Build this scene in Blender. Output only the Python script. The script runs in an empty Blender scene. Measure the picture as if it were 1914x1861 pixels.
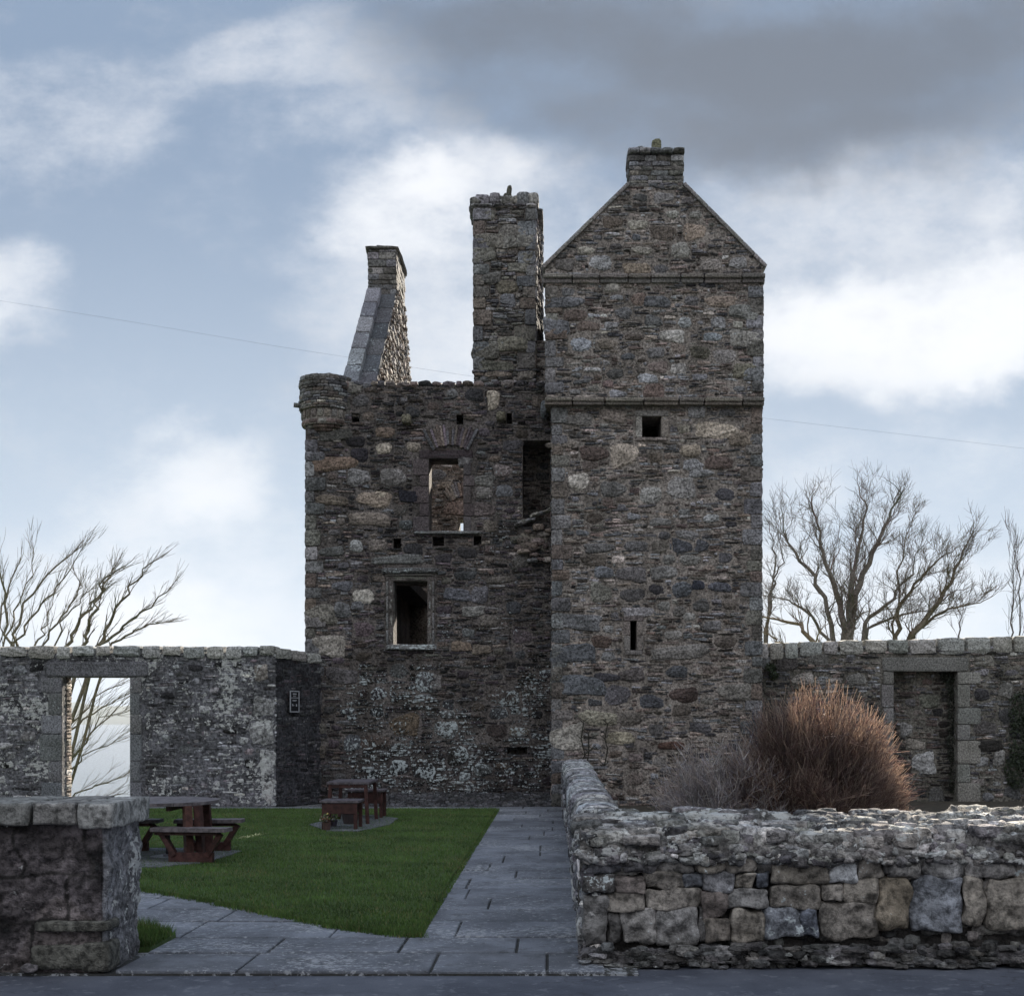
import bpy, math, random
import numpy as np
from mathutils import Vector, noise as mnoise
random.seed(7); RS = np.random.RandomState(11)
scene = bpy.context.scene
COL = scene.collection
F = 2400.0; CX = 1030.0; HV = 1350.0; EYE = 1.7
def PX(u, v, Y): return np.array([(u-CX)*Y/F, Y, EYE+(HV-v)*Y/F])
def wx(u, Y): return (u-CX)*Y/F
def wz(v, Y): return EYE+(HV-v)*Y/F
def G(u, v): return ((u-CX)*EYE/(v-HV), EYE*F/(v-HV))
def s2l(c): return tuple(((x/255.)/12.92 if x <= 10 else ((x/255.+.055)/1.055)**2.4) for x in c)
def rnd(a, b): return random.uniform(a, b)
def nz(x, y=0., z=0.): return mnoise.noise(Vector((x, y, z)))

# ---------------------------------------------------------------- mesh helper
class MB:
    def __init__(s): s.v = []; s.n = 0; s.q = []; s.t = []; s.c = []
    def add(s, v, quads=None, tris=None, col=(.2,.2,.2,0)):
        v = np.asarray(v, dtype=np.float64).reshape(-1, 3)
        if quads is not None and len(quads): s.q.append(np.asarray(quads, dtype=np.int64).reshape(-1, 4)+s.n)
        if tris is not None and len(tris): s.t.append(np.asarray(tris, dtype=np.int64).reshape(-1, 3)+s.n)
        c = np.asarray(col, dtype=np.float32)
        if c.ndim == 1:
            if len(c) == 3: c = np.append(c, 0.)
            c = np.tile(c, (len(v), 1))
        s.v.append(v); s.c.append(c); s.n += len(v)
    def build(s, name, mat, parent=None, smooth=False):
        me = bpy.data.meshes.new(name)
        v = np.concatenate(s.v).astype(np.float32); c = np.concatenate(s.c).astype(np.float32)
        q = np.concatenate(s.q) if s.q else np.zeros((0, 4), int)
        t = np.concatenate(s.t) if s.t else np.zeros((0, 3), int)
        me.vertices.add(len(v)); me.vertices.foreach_set('co', v.ravel())
        li = np.concatenate([q.ravel(), t.ravel()]).astype(np.int32)
        me.loops.add(len(li)); me.loops.foreach_set('vertex_index', li)
        nf = len(q)+len(t); me.polygons.add(nf)
        ls = np.concatenate([np.arange(len(q))*4, len(q)*4+np.arange(len(t))*3]).astype(np.int32)
        lt = np.concatenate([np.full(len(q), 4), np.full(len(t), 3)]).astype(np.int32)
        me.polygons.foreach_set('loop_start', ls); me.polygons.foreach_set('loop_total', lt)
        me.polygons.foreach_set('use_smooth', np.full(nf, smooth))
        a = me.color_attributes.new('col', 'FLOAT_COLOR', 'POINT'); a.data.foreach_set('color', c.ravel())
        me.update(calc_edges=True); me.validate()
        me.materials.append(mat)
        o = bpy.data.objects.new(name, me); COL.objects.link(o)
        if parent: o.parent = parent
        return o

def tag(o, label=None, cat=None, group=None, kind=None):
    if label: o['label'] = label
    if cat: o['category'] = cat
    if group: o['group'] = group
    if kind: o['kind'] = kind
    return o
def thing(name, label, cat, group=None):
    o = bpy.data.objects.new(name, None); COL.objects.link(o); o.empty_display_size = .2
    return tag(o, label, cat, group)

# rounded cube templates
def cube_tpl(n):
    idx = {}; vs = []; qs = []
    def vid(p):
        k = tuple(p)
        if k not in idx: idx[k] = len(vs); vs.append([2.*a/n-1 for a in p])
        return idx[k]
    for ax in range(3):
        b, c = (ax+1) % 3, (ax+2) % 3
        for s in (0, n):
            for i in range(n):
                for j in range(n):
                    r = []
                    for di, dj in ((0,0),(1,0),(1,1),(0,1)):
                        p = [0,0,0]; p[ax] = s; p[b] = i+di; p[c] = j+dj; r.append(vid(p))
                    qs.append(r if s else r[::-1])
    return np.array(vs), np.array(qs)
TPL = {n: cube_tpl(n) for n in (1, 2, 3, 4, 6, 10)}
def norm_tpl(v, k): return v/((np.abs(v)**k).sum(1)**(1./k))[:, None]
I3 = np.eye(3)
def rotz(a): c, s = math.cos(a), math.sin(a); return np.array([[c,s,0],[-s,c,0],[0,0,1.]])
def blk(mb, c, half, ax=I3, col=(.2,.2,.2,0), k=6, n=3, jit=.03, taper=0., bow=0., lump=0.):
    """roughened stone: centre c, half sizes along the rows of ax (u, v, w)"""
    v, q = TPL[n]
    p = norm_tpl(v, k) if k < 50 else v.copy()
    if taper: p = p*np.stack([np.ones(len(p)), 1+taper*p[:, 0], np.ones(len(p))], 1)
    if bow: p[:, 1] += bow*p[:, 0]**2
    if lump:
        th = np.arctan2(p[:, 1], p[:, 0]); ph = RS.uniform(0, 6.28, 3)
        f = 1+lump*(.6*np.sin(2*th+ph[0])+.7*np.sin(3*th+ph[1])+.45*np.sin(5*th+ph[2])); p = p*np.stack([f, f, np.ones(len(p))], 1)
    h = np.asarray(half, float)
    p = p*h
    if jit: p = p+RS.uniform(-1, 1, p.shape)*jit*min(h[0], h[1])
    mb.add(np.asarray(c)+p@ax, q, col=col)
def box(mb, a, b, col=(.2,.2,.2,0)):
    a = np.asarray(a, float); b = np.asarray(b, float)
    v, q = TPL[1]; mb.add((a+b)/2+v*(b-a)/2, q, col=col)
def prism(mb, poly, z0, z1, col=(.2,.2,.2,0), up=None):
    """vertical prism over a ground polygon (x, y), fan caps"""
    n = len(poly); P = np.array(poly, float); c = P.mean(0)
    v = [[x, y, z0] for x, y in P]+[[x, y, z1] for x, y in P]+[[c[0], c[1], z0], [c[0], c[1], z1]]
    q = [[i, (i+1) % n, n+(i+1) % n, n+i] for i in range(n)]
    t = [[2*n+1, n+i, n+(i+1) % n] for i in range(n)]+[[2*n, (i+1) % n, i] for i in range(n)]
    mb.add(v, q, t, col)
def tube(mb, pts, rad, sides=5, col=(.2,.2,.2,0)):
    pts = np.asarray(pts, float); n = len(pts)
    rad = np.full(n, rad) if np.isscalar(rad) else np.asarray(rad, float)
    d = np.gradient(pts, axis=0); d /= (np.linalg.norm(d, axis=1)[:, None]+1e-9)
    ref = np.array([.13, 1., .21]) if abs(d[0, 1]) < .9 else np.array([1., 0, .1])
    a = np.cross(d, ref); a /= (np.linalg.norm(a, axis=1)[:, None]+1e-9); b = np.cross(d, a)
    th = np.arange(sides)*2*math.pi/sides
    V = pts[:, None, :]+rad[:, None, None]*(a[:, None, :]*np.cos(th)[None, :, None]+b[:, None, :]*np.sin(th)[None, :, None])
    i = np.arange(n-1)[:, None]*sides; j = np.arange(sides)[None, :]; j2 = (j+1) % sides
    q = np.stack([i+j, i+j2, i+sides+j2, i+sides+j], -1).reshape(-1, 4)
    mb.add(V.reshape(-1, 3), q, col=col)
def capped(mb, a, b, r, sides=12, col=(.2,.2,.2,0)):
    a = np.asarray(a, float); b = np.asarray(b, float)
    tube(mb, [a, a, b, b], [1e-4, r, r, 1e-4], sides, col)
def beam(mb, a, b, w, h, col=(.2,.2,.2,0), up=(0,0,1)):
    """rectangular timber from a to b"""
    a = np.asarray(a, float); b = np.asarray(b, float); d = b-a; L = np.linalg.norm(d); d /= L
    s = np.cross(d, up); s /= np.linalg.norm(s); t = np.cross(s, d)
    v, q = TPL[1]; mb.add((a+b)/2+(v*np.array([L/2, w/2, h/2]))@np.array([d, s, t]), q, col=col)

# ---------------------------------------------------------------- stone palettes (real base colours)
def C(r, g, b, l=0.): return (r, g, b, l)
GREY = (.185,.182,.19); BROWN = (.175,.135,.11); DARK = (.085,.08,.088); TAN = (.34,.285,.235); BLUEG = (.15,.153,.163)
PALE = (.42,.39,.35); RED = (.165,.115,.10); OLIVE = (.165,.152,.13); PINK = (.27,.21,.185); MORT = (.27,.24,.215); PURP = (.12,.09,.105)
PAL_TOWER = [(GREY,5),(BROWN,5),(DARK,1.6),(TAN,.7),(BLUEG,1.6),(PALE,.3),(RED,1.3),(OLIVE,1.5),(PINK,1.8)]
PAL_MAIN = [(GREY,3),(BROWN,4),(DARK,5),(TAN,.3),(BLUEG,1.5),(RED,1.4),(OLIVE,1.5),(PINK,.5),(PURP,4)]
PAL_CHIM = [(GREY,4),(OLIVE,6),(DARK,1),(BLUEG,1),(BROWN,2),(TAN,.3)]
PAL_YARD = [(GREY,3),(DARK,4),(BLUEG,4),(PALE,.5),(PURP,1)]
PAL_INNER = [(BROWN,5),(TAN,1),(RED,2),(OLIVE,2),(GREY,2)]
def pick(pal, mul=1., lich=0., var=.25):
    t = sum(w for _, w in pal); r = rnd(0, t)
    for c, w in pal:
        r -= w
        if r <= 0: break
    m = 1.24*mul*math.exp(random.gauss(0, var*1.25 if var > .2 else var*.7)); m = min(m, mul*2.4); g = (c[0]+c[1]+c[2])/3; c = tuple(g+(x-g)*.68 for x in c)
    return (c[0]*m*rnd(.95,1.05), c[1]*m, c[2]*m*rnd(.95,1.05), lich)

def rubble(mb, O, U, V, N, w, h, inside=None, pal=PAL_TOWER, nbig=2.2, size=(.11,.30), rows=(.026,.072), proud=.03,
           feats=(), quoins=(), mul=None, lich=None, slen=(.07,.42), warp=.055, res=.02, smul=.95, nmid=3.4):
    """rubble facing: boulders and quoins first, then thin slate pinnings in rows in what is left.
    O origin, U/V in-plane unit axes, N outward. feats: (u,v,hw,hh,col,k). mul/lich: functions of (u,v)."""
    O, U, V, N = (np.asarray(a, float) for a in (O, U, V, N)); AX = np.array([U, V, N])
    nx, ny = int(w/res)+1, int(h/res)+1
    gx = (np.arange(nx)+.5)*res; gy = (np.arange(ny)+.5)*res
    occ = np.zeros((ny, nx), bool)
    if inside is not None: occ = ~inside(gx[None, :]+0*gy[:, None], gy[:, None]+0*gx[None, :])
    mulf = mul or (lambda u, v: 1.); lf = lich or (lambda u, v: .15)
    sd = rnd(0, 50)
    def pos(u, v, wd): return O+U*u+V*(v+warp*nz(u*.9+sd, v*.9, sd)+warp*.5*nz(u*2.7+sd, v*1.5, sd))+N*wd
    def sl(u, v, a, b):
        return (slice(max(0, int((v-b)/res)), min(ny, int((v+b)/res)+1)), slice(max(0, int((u-a)/res)), min(nx, int((u+a)/res)+1)))
    def ok(u, v, a, b):
        if u-a < -.02 or u+a > w+.02 or v-b < -.02 or v+b > h+.02: return False
        return not occ[sl(u, v, a*.86, b*.86)].any()
    def put(u, v, a, b, col, k=4, n=4, rot=None, tp=None, pr=None):
        r = rot if rot is not None else rnd(-.12,.12)
        c, s = math.cos(r), math.sin(r); ax = np.array([U*c+V*s, V*c-U*s, N])
        d = proud*rnd(.5, 1.3) if pr is None else pr
        blk(mb, pos(u, v, d-.09), (a, b, .09+.0*d), ax, col, k=k, n=n, jit=.06, taper=rnd(-.28,.28) if tp is None else tp, lump=.0 if tp is not None else .085)
    for f in feats:
        u, v, a, b, col = f[:5]; g_ = sum(col[:3])/3; k_ = (g_/.185)**.45*1.16; col = tuple((g_+(x-g_)*.62)*(1.03,1.,.97)[i_]*k_ for i_, x in enumerate(col[:3])); k = f[5] if len(f) > 5 else 3.2
        put(u, v, a, b, tuple(col)+((lf(u, v),) if len(col) == 3 else ()), k=k, pr=proud*1.2, n=6)
        occ[sl(u, v, a*.97, b*.97)] = True
    for (u, v, a, b) in quoins:
        m = mulf(u, v)
        put(u, v, a, b, pick([(GREY,5),(BLUEG,3),(OLIVE,2),(BROWN,2)], m, lf(u, v), .2), k=9, n=4, rot=rnd(-.012,.012), tp=rnd(-.05,.05), pr=proud*rnd(.8,1.3))
        occ[sl(u, v, a, b)] = True
    area = w*h
    for (cnt, s0, s1, tries) in ((nbig, size[0]*1.3, size[1], 14), (nmid, size[0]*.55, size[0]*1.3, 6)):
        for _ in range(int(cnt*area*tries/3)):
            a = s0+(s1-s0)*random.random()**1.6; b = a*rnd(.38,.82)
            u, v = rnd(0, w), rnd(0, h)
            if not ok(u, v, a, b): continue
            put(u, v, a*.97, b*.97, pick(pal, mulf(u, v), lf(u, v)), k=random.choice((2.4, 3, 4, 6)))
            occ[sl(u, v, a*.93, b*.93)] = True
    v = .01
    while v < h:
        hh = rnd(*rows); j0, j1 = int(v/res), min(ny, max(int(v/res)+1, int((v+hh)/res)))
        if j0 >= ny: break
        free = occ[j0:j1].mean(0) < .45
        i = 0
        while i < nx:
            if not free[i]: i += 1; continue
            j = i
            L = int(rnd(*slen)/res)
            while j < nx and free[j] and j-i < L: j += 1
            ln = (j-i)*res
            if ln >= .04:
                uu = (i+j)*.5*res; vv = v+hh*.5
                blk(mb, pos(uu, vv, proud*rnd(-.1,1.1)-.05), (ln*.5*1.0, hh*.5*rnd(.84,1.04), .05),
                    np.array([U*.999+V*rnd(-.09,.09), V, N]), pick(pal, mulf(uu, vv)*smul, lf(uu, vv), .5), k=random.choice((2.6,4,7)), n=2, jit=.16, taper=rnd(-.55,.55))
            i = max(j, i+1)
        v += hh

def holed(mb, O, U, V, N, w, h, th, holes=(), col=MORT):
    """solid wall slab with rectangular holes; O lower corner of its outer face"""
    O, U, V, N = (np.asarray(a, float) for a in (O, U, V, N))
    us = sorted({0., w} | {min(max(x, 0), w) for a in holes for x in (a[0], a[2])})
    vs = sorted({0., h} | {min(max(x, 0), h) for a in holes for x in (a[1], a[3])})
    def solid(i, j):
        if i < 0 or j < 0 or i >= len(us)-1 or j >= len(vs)-1: return False
        u = (us[i]+us[i+1])/2; v = (vs[j]+vs[j+1])/2
        return not any(a[0] < u < a[2] and a[1] < v < a[3] for a in holes)
    def P(u, v, d): return O+U*u+V*v-N*d
    for i in range(len(us)-1):
        for j in range(len(vs)-1):
            if not solid(i, j): continue
            a, b, c, d = us[i], us[i+1], vs[j], vs[j+1]
            mb.add([P(a,c,0),P(b,c,0),P(b,d,0),P(a,d,0)], [[0,1,2,3]], col=col)
            mb.add([P(a,c,th),P(b,c,th),P(b,d,th),P(a,d,th)], [[3,2,1,0]], col=col)
            for (ni, nj, e, f) in ((i-1,j,(a,c),(a,d)),(i+1,j,(b,c),(b,d)),(i,j-1,(a,c),(b,c)),(i,j+1,(a,d),(b,d))):
                if not solid(ni, nj): mb.add([P(*e,0),P(*f,0),P(*f,th),P(*e,th)], [[0,1,2,3]], col=col)
X_, Y_, Z_ = np.array([1.,0,0]), np.array([0,1.,0]), np.array([0,0,1.])
def mask(holes, extra=None):
    def f(u, v):
        m = np.ones(u.shape, bool)
        for a in holes: m &= ~((u > a[0]) & (u < a[2]) & (v > a[1]) & (v < a[3]))
        if extra is not None: m &= extra(u, v)
        return m
    return f

# ---------------------------------------------------------------- materials
def nt_of(name):
    m = bpy.data.materials.new(name); m.use_nodes = True; t = m.node_tree
    return m, t, t.nodes['Principled BSDF']
def node(t, kind, **kw):
    n = t.nodes.new(kind)
    for k, v in kw.items():
        if k.startswith('i_'): n.inputs[k[2:].replace('_', ' ')].default_value = v
        else: setattr(n, k, v)
    return n
def mathn(t, op, a, b=None, c=None, clamp=False):
    n = t.nodes.new('ShaderNodeMath'); n.operation = op; n.use_clamp = clamp
    for i, x in enumerate((a, b, c)):
        if x is None: continue
        if isinstance(x, (int, float)): n.inputs[i].default_value = x
        else: t.links.new(x, n.inputs[i])
    return n.outputs[0]
def mixc(t, f, a, b, mode='MIX'):
    n = t.nodes.new('ShaderNodeMix'); n.data_type = 'RGBA'; n.blend_type = mode
    for i, x in ((0, f), (6, a), (7, b)):
        if isinstance(x, (int, float)): n.inputs[i].default_value = x
        elif isinstance(x, tuple): n.inputs[i].default_value = x if len(x) == 4 else x+(1,)
        else: t.links.new(x, n.inputs[i])
    return n.outputs[2]
def noisen(t, vec, scale, detail=4, rough=.6, dist=0.):
    n = t.nodes.new('ShaderNodeTexNoise'); n.inputs['Scale'].default_value = scale; n.inputs['Detail'].default_value = detail
    n.inputs['Roughness'].default_value = rough; n.inputs['Distortion'].default_value = dist
    t.links.new(vec, n.inputs['Vector']); return n.outputs[0]
def ramp(t, x, a, b, lo=0., hi=1.):
    n = t.nodes.new('ShaderNodeMapRange'); n.interpolation_type = 'SMOOTHSTEP'
    t.links.new(x, n.inputs[0])
    for i, y in enumerate((a, b, lo, hi)): n.inputs[1+i].default_value = y
    return n.outputs[0]
def objvec(t, sc=(1,1,1)):
    tc = t.nodes.new('ShaderNodeTexCoord'); mp = t.nodes.new('ShaderNodeMapping'); mp.inputs['Scale'].default_value = sc
    t.links.new(tc.outputs['Object'], mp.inputs['Vector']); return mp.outputs[0]

def stone_mat(name, grain=55., bump=.6, dist=.02, lich_col=(.50,.55,.56), lsc=16., rough=.93, dark=.0, splotch=(.55,1.35)):
    m, t, bs = nt_of(name); v = objvec(t)
    at = node(t, 'ShaderNodeVertexColor', layer_name='col')
    n1 = noisen(t, v, 2.2, 3, .65); n2 = noisen(t, v, grain*.35, 4, .75); n3 = n2
    c = mixc(t, 1., at.outputs['Color'], mixc(t, ramp(t, n1, .3, .7), (splotch[0],)*3, (splotch[1]*.86, splotch[1]*.86, splotch[1]*.88)), 'MULTIPLY')
    c = mixc(t, 1., c, mixc(t, ramp(t, n2, .32, .68), (.34,.337,.333), (1.75,1.73,1.7)), 'MULTIPLY')
    ln = noisen(t, v, lsc, 3, .75); lb = noisen(t, v, 1.3, 1, .6)
    thr = mathn(t, 'SUBTRACT', .80, mathn(t, 'MULTIPLY', at.outputs['Alpha'], .26))
    val = mathn(t, 'ADD', ln, mathn(t, 'MULTIPLY', mathn(t, 'SUBTRACT', lb, .5), .55))
    lm = mathn(t, 'MULTIPLY', mathn(t, 'SUBTRACT', val, thr), 18., clamp=True)
    c = mixc(t, mathn(t, 'MULTIPLY', lm, .85), c, lich_col)
    t.links.new(c, bs.inputs['Base Color']); bs.inputs['Roughness'].default_value = rough
    bs.inputs['Specular IOR Level'].default_value = .25
    hgt = mathn(t, 'ADD', mathn(t, 'MULTIPLY', n2, 1.), mathn(t, 'MULTIPLY', n3, .45))
    hgt = mathn(t, 'ADD', hgt, mathn(t, 'MULTIPLY', lm, .15))
    b = node(t, 'ShaderNodeBump'); b.inputs['Strength'].default_value = bump; b.inputs['Distance'].default_value = dist
    t.links.new(hgt, b.inputs['Height']); t.links.new(b.outputs[0], bs.inputs['Normal'])
    return m
M_STONE = stone_mat('rubble_stone', grain=64, bump=.9, dist=.035)
M_DRESS = stone_mat('dressed_stone', grain=85, bump=.45, dist=.012, splotch=(.75,1.2))
M_ROCK = stone_mat('lichened_rock', lich_col=(.52,.525,.51), grain=48, bump=.9, dist=.03, lsc=9., splotch=(.5,1.45))
M_NEAR = stone_mat('weathered_block', grain=40, bump=.8, dist=.02, lsc=14., splotch=(.62,1.3))

def simple(name, col, rough=.8, nscale=30., var=.35, bump=.2, dist=.005, spec=.3, use_attr=False, sc=(1,1,1), metal=0.):
    m, t, bs = nt_of(name); v = objvec(t, sc); n = noisen(t, v, nscale, 5, .65)
    src = node(t, 'ShaderNodeVertexColor', layer_name='col').outputs['Color'] if use_attr else tuple(col)
    g = mixc(t, ramp(t, n, .3, .7), (1-var,)*3, (1+var,)*3)
    t.links.new(mixc(t, 1., src, g, 'MULTIPLY'), bs.inputs['Base Color'])
    bs.inputs['Roughness'].default_value = rough; bs.inputs['Specular IOR Level'].default_value = spec; bs.inputs['Metallic'].default_value = metal
    b = node(t, 'ShaderNodeBump'); b.inputs['Strength'].default_value = bump; b.inputs['Distance'].default_value = dist
    t.links.new(n, b.inputs['Height']); t.links.new(b.outputs[0], bs.inputs['Normal'])
    return m
M_WOOD = simple('stained_timber', (.085,.028,.018), .6, 14, .5, .3, .003, use_attr=True, sc=(1,1,1))
M_BARK = simple('bark', (.10,.085,.065), .85, 12, .4, .5, .02, use_attr=True)
M_STEM = simple('bush_stem', (.1,.05,.04), .5, 20, .3, .1, .001, spec=.5, use_attr=True)
def stem_mat():
    t = M_STEM.node_tree; bs = t.nodes['Principled BSDF']; o_ = t.nodes['Material Output']
    tr = node(t, 'ShaderNodeBsdfTranslucent'); at = node(t, 'ShaderNodeVertexColor', layer_name='col')
    c = mixc(t, 1., at.outputs['Color'], (4.7,4.75,4.7), 'MULTIPLY'); t.links.new(c, tr.inputs[0])
    mx_ = node(t, 'ShaderNodeMixShader'); mx_.inputs[0].default_value = .55
    t.links.new(bs.outputs[0], mx_.inputs[1]); t.links.new(tr.outputs[0], mx_.inputs[2]); t.links.new(mx_.outputs[0], o_.inputs[0])
stem_mat()
M_LEAF = simple('leaf', (.03,.05,.02), .6, 20, .4, .1, .002, use_attr=True)
M_METAL = simple('painted_metal', (.03,.03,.035), .45, 20, .2, .1, .002, use_attr=True)
M_SLATE = simple('roof_slate', (.07,.075,.085), .7, 8, .4, .3, .01)
M_SOIL = simple('soil', (.045,.038,.028), .95, 6, .5, .8, .05)
M_GRASSB = simple('turf', (.028,.055,.012), .95, 5, .4, .6, .03)
M_WIRE = simple('wire', (.03,.03,.03), .6, 10, .1, .1, .001)

# ---------------------------------------------------------------- world: sky with broken cloud
SUN_EL = math.radians(23.); SUN_AZ = math.radians(8.0)     # azimuth measured from +Y towards +X
w = bpy.data.worlds.new('World'); scene.world = w; w.use_nodes = True; t = w.node_tree
for n in list(t.nodes): t.nodes.remove(n)
out = node(t, 'ShaderNodeOutputWorld')
tc = node(t, 'ShaderNodeTexCoord'); sep = node(t, 'ShaderNodeSeparateXYZ'); t.links.new(tc.outputs['Generated'], sep.inputs[0])
yy = mathn(t, 'MAXIMUM', mathn(t, 'ABSOLUTE', sep.outputs[1]), .22)
pa = mathn(t, 'DIVIDE', sep.outputs[0], yy); pb = mathn(t, 'DIVIDE', sep.outputs[2], yy)
cmb = node(t, 'ShaderNodeCombineXYZ'); t.links.new(pa, cmb.inputs[0]); t.links.new(pb, cmb.inputs[1])
t.links.new(mathn(t, 'MULTIPLY', sep.outputs[1], .3), cmb.inputs[2])
base = cmb.outputs[0]
def wnoise(scale, detail, rough, off=(0,0,0), st=(1,1,1)):
    mp = node(t, 'ShaderNodeMapping'); mp.inputs['Location'].default_value = off; mp.inputs['Scale'].default_value = st
    t.links.new(base, mp.inputs['Vector'])
    n = node(t, 'ShaderNodeTexNoise'); n.inputs['Scale'].default_value = scale; n.inputs['Detail'].default_value = detail; n.inputs['Roughness'].default_value = rough
    t.links.new(mp.outputs[0], n.inputs['Vector']); return n
wn = wnoise(2.6, 7, .58, (3,1,0), (1,1.25,1))
wv = node(t, 'ShaderNodeVectorMath', operation='SUBTRACT'); t.links.new(wn.outputs['Color'], wv.inputs[0]); wv.inputs[1].default_value = (.5,.5,.5)
ws = node(t, 'ShaderNodeVectorMath', operation='SCALE'); t.links.new(wv.outputs[0], ws.inputs[0]); ws.inputs['Scale'].default_value = .26
wa = node(t, 'ShaderNodeVectorMath', operation='ADD'); t.links.new(base, wa.inputs[0]); t.links.new(ws.outputs[0], wa.inputs[1])
wxy = node(t, 'ShaderNodeSeparateXYZ'); t.links.new(wa.outputs[0], wxy.inputs[0])
def blob(u, v, ru, rv, amp, soft=0.):
    a = mathn(t, 'MULTIPLY', mathn(t, 'SUBTRACT', wxy.outputs[0], (u-CX)/F), F/ru)
    b = mathn(t, 'MULTIPLY', mathn(t, 'SUBTRACT', wxy.outputs[1], (HV-v)/F), F/rv)
    d = mathn(t, 'MULTIPLY_ADD', a, a, mathn(t, 'MULTIPLY', b, b))
    return mathn(t, 'MULTIPLY', ramp(t, d, soft, 1., 1., 0.), amp)
def addup(L):
    s = L[0]
    for x in L[1:]: s = mathn(t, 'ADD', s, x)
    return s
# cloud banks as soft patches in direction space (u, v, radii, strength), broken up by the warp and the noises
WHITE = [(520,70,440,120,.30),(70,200,280,170,.30),(600,230,360,120,.18),
         (20,590,180,160,.50),(680,430,230,140,.34),(860,370,220,110,.26),(900,570,480,290,.36),
         (1740,620,470,150,.62),(1900,560,200,200,.22),(1560,450,420,200,.26),(1800,370,420,180,.16),(250,380,600,260,.08),(1100,900,1800,400,.10),
         (330,1040,380,230,.34),(380,900,200,90,.20),(300,1230,800,230,.24),(1700,1150,700,220,.26),(1000,1260,2600,190,.08),
         (-500,300,500,300,.5),(2500,500,500,500,.3),(1750,880,420,120,.12),(1470,900,140,80,.12)]
DARKC = [(1250,140,760,260,.55),(1750,150,620,290,.50),(1450,-60,1000,260,.45),(850,20,360,130,.25),(1130,310,300,120,.25),(650,700,260,180,.10),(1600,300,420,120,.15),
         (-200,500,300,200,.2),(700,-500,1500,420,.4)]
nA = wnoise(6., 9, .66, (0,0,0), (1,1.7,1)).outputs[0]
nC = wnoise(17., 6, .7, (2,0,1), (1,1.5,1)).outputs[0]
nB = wnoise(2.4, 5, .6, (5,2,1), (1,1.6,1)).outputs[0]
W = addup([blob(*b) for b in WHITE]); D = addup([blob(*b) for b in DARKC])
W = mathn(t, 'ADD', W, ramp(t, sep.outputs[1], .1, -.4, 0., .55))  # unseen sky behind the camera whitened to brighten the front walls
Wn = mathn(t, 'ADD', W, mathn(t, 'MULTIPLY', mathn(t, 'SUBTRACT', nA, .5), .95))
Wn = mathn(t, 'ADD', Wn, mathn(t, 'MULTIPLY', mathn(t, 'SUBTRACT', nB, .5), .5))
Wn = mathn(t, 'ADD', Wn, mathn(t, 'MULTIPLY', mathn(t, 'SUBTRACT', nC, .5), .55))
Wc = ramp(t, Wn, -.04, .86)
Dn = mathn(t, 'ADD', D, mathn(t, 'MULTIPLY', mathn(t, 'SUBTRACT', nB, .48), .6))
Dn = mathn(t, 'ADD', Dn, mathn(t, 'MULTIPLY', mathn(t, 'ADD', mathn(t, 'SUBTRACT', nA, .5), mathn(t, 'SUBTRACT', nC, .5)), .65))
Dc = ramp(t, Dn, -.05, 1.15)
veil = mixc(t, ramp(t, pb, .0, .5), (.58,.68,.80), (.235,.325,.465))
c1 = mixc(t, Wc, veil, (.93,.945,.98)); c2 = mixc(t, mathn(t, 'MULTIPLY', Dc, .95), c1, (.145,.172,.22))
fb = ramp(t, sep.outputs[1], .12, -.3)
elv = ramp(t, sep.outputs[2], .02, .8, .28, 2.0)  # rear sky shaped dim low and bright overhead, to bring out wall relief
mm = mathn(t, 'ADD', 1., mathn(t, 'MULTIPLY', fb, mathn(t, 'SUBTRACT', elv, 1.)))
cmm = node(t, 'ShaderNodeCombineXYZ')
for i_ in range(3): t.links.new(mm, cmm.inputs[i_])
c2 = mixc(t, 1., c2, cmm.outputs[0], 'MULTIPLY')
sky = node(t, 'ShaderNodeTexSky'); sky.sky_type = 'NISHITA'; sky.sun_disc = False; sky.sun_elevation = SUN_EL; sky.sun_rotation = SUN_AZ; sky.dust_density = .3
bg1 = node(t, 'ShaderNodeBackground'); bg1.inputs[1].default_value = .05; t.links.new(sky.outputs[0], bg1.inputs[0])
bg2 = node(t, 'ShaderNodeBackground'); bg2.inputs[1].default_value = .375; t.links.new(c2, bg2.inputs[0])
mx = node(t, 'ShaderNodeMixShader'); mx.inputs[0].default_value = .975
t.links.new(bg1.outputs[0], mx.inputs[1]); t.links.new(bg2.outputs[0], mx.inputs[2]); t.links.new(mx.outputs[0], out.inputs[0])
sl = bpy.data.lights.new('sun', 'SUN'); sl.energy = 5.0; sl.angle = math.radians(.6); sl.color = (1., .90, .76)
w.cycles.sampling_method = 'MANUAL'; w.cycles.sample_map_resolution = 256
so = bpy.data.objects.new('sun', sl); COL.objects.link(so)
sd = Vector((math.sin(SUN_AZ)*math.cos(SUN_EL), math.cos(SUN_AZ)*math.cos(SUN_EL), math.sin(SUN_EL)))
so.rotation_euler = sd.to_track_quat('Z', 'Y').to_euler()

# ---------------------------------------------------------------- camera
cd = bpy.data.cameras.new('camera'); cam = bpy.data.objects.new('camera', cd); COL.objects.link(cam); scene.camera = cam
cam.location = (0, 0, EYE); cam.rotation_euler = (math.radians(90), 0, 0)
cd.sensor_fit = 'HORIZONTAL'; cd.sensor_width = 36; cd.lens = F/1914*36
cd.shift_x = (957-CX)/1914; cd.shift_y = (HV-930.5)/1914; cd.clip_start = .1; cd.clip_end = 20000
scene.cycles.max_bounces = 5; scene.cycles.diffuse_bounces = 3; scene.cycles.glossy_bounces = 2
scene.view_settings.view_transform = 'Standard'; scene.view_settings.look = 'None'; scene.view_settings.exposure = 1.5

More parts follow.
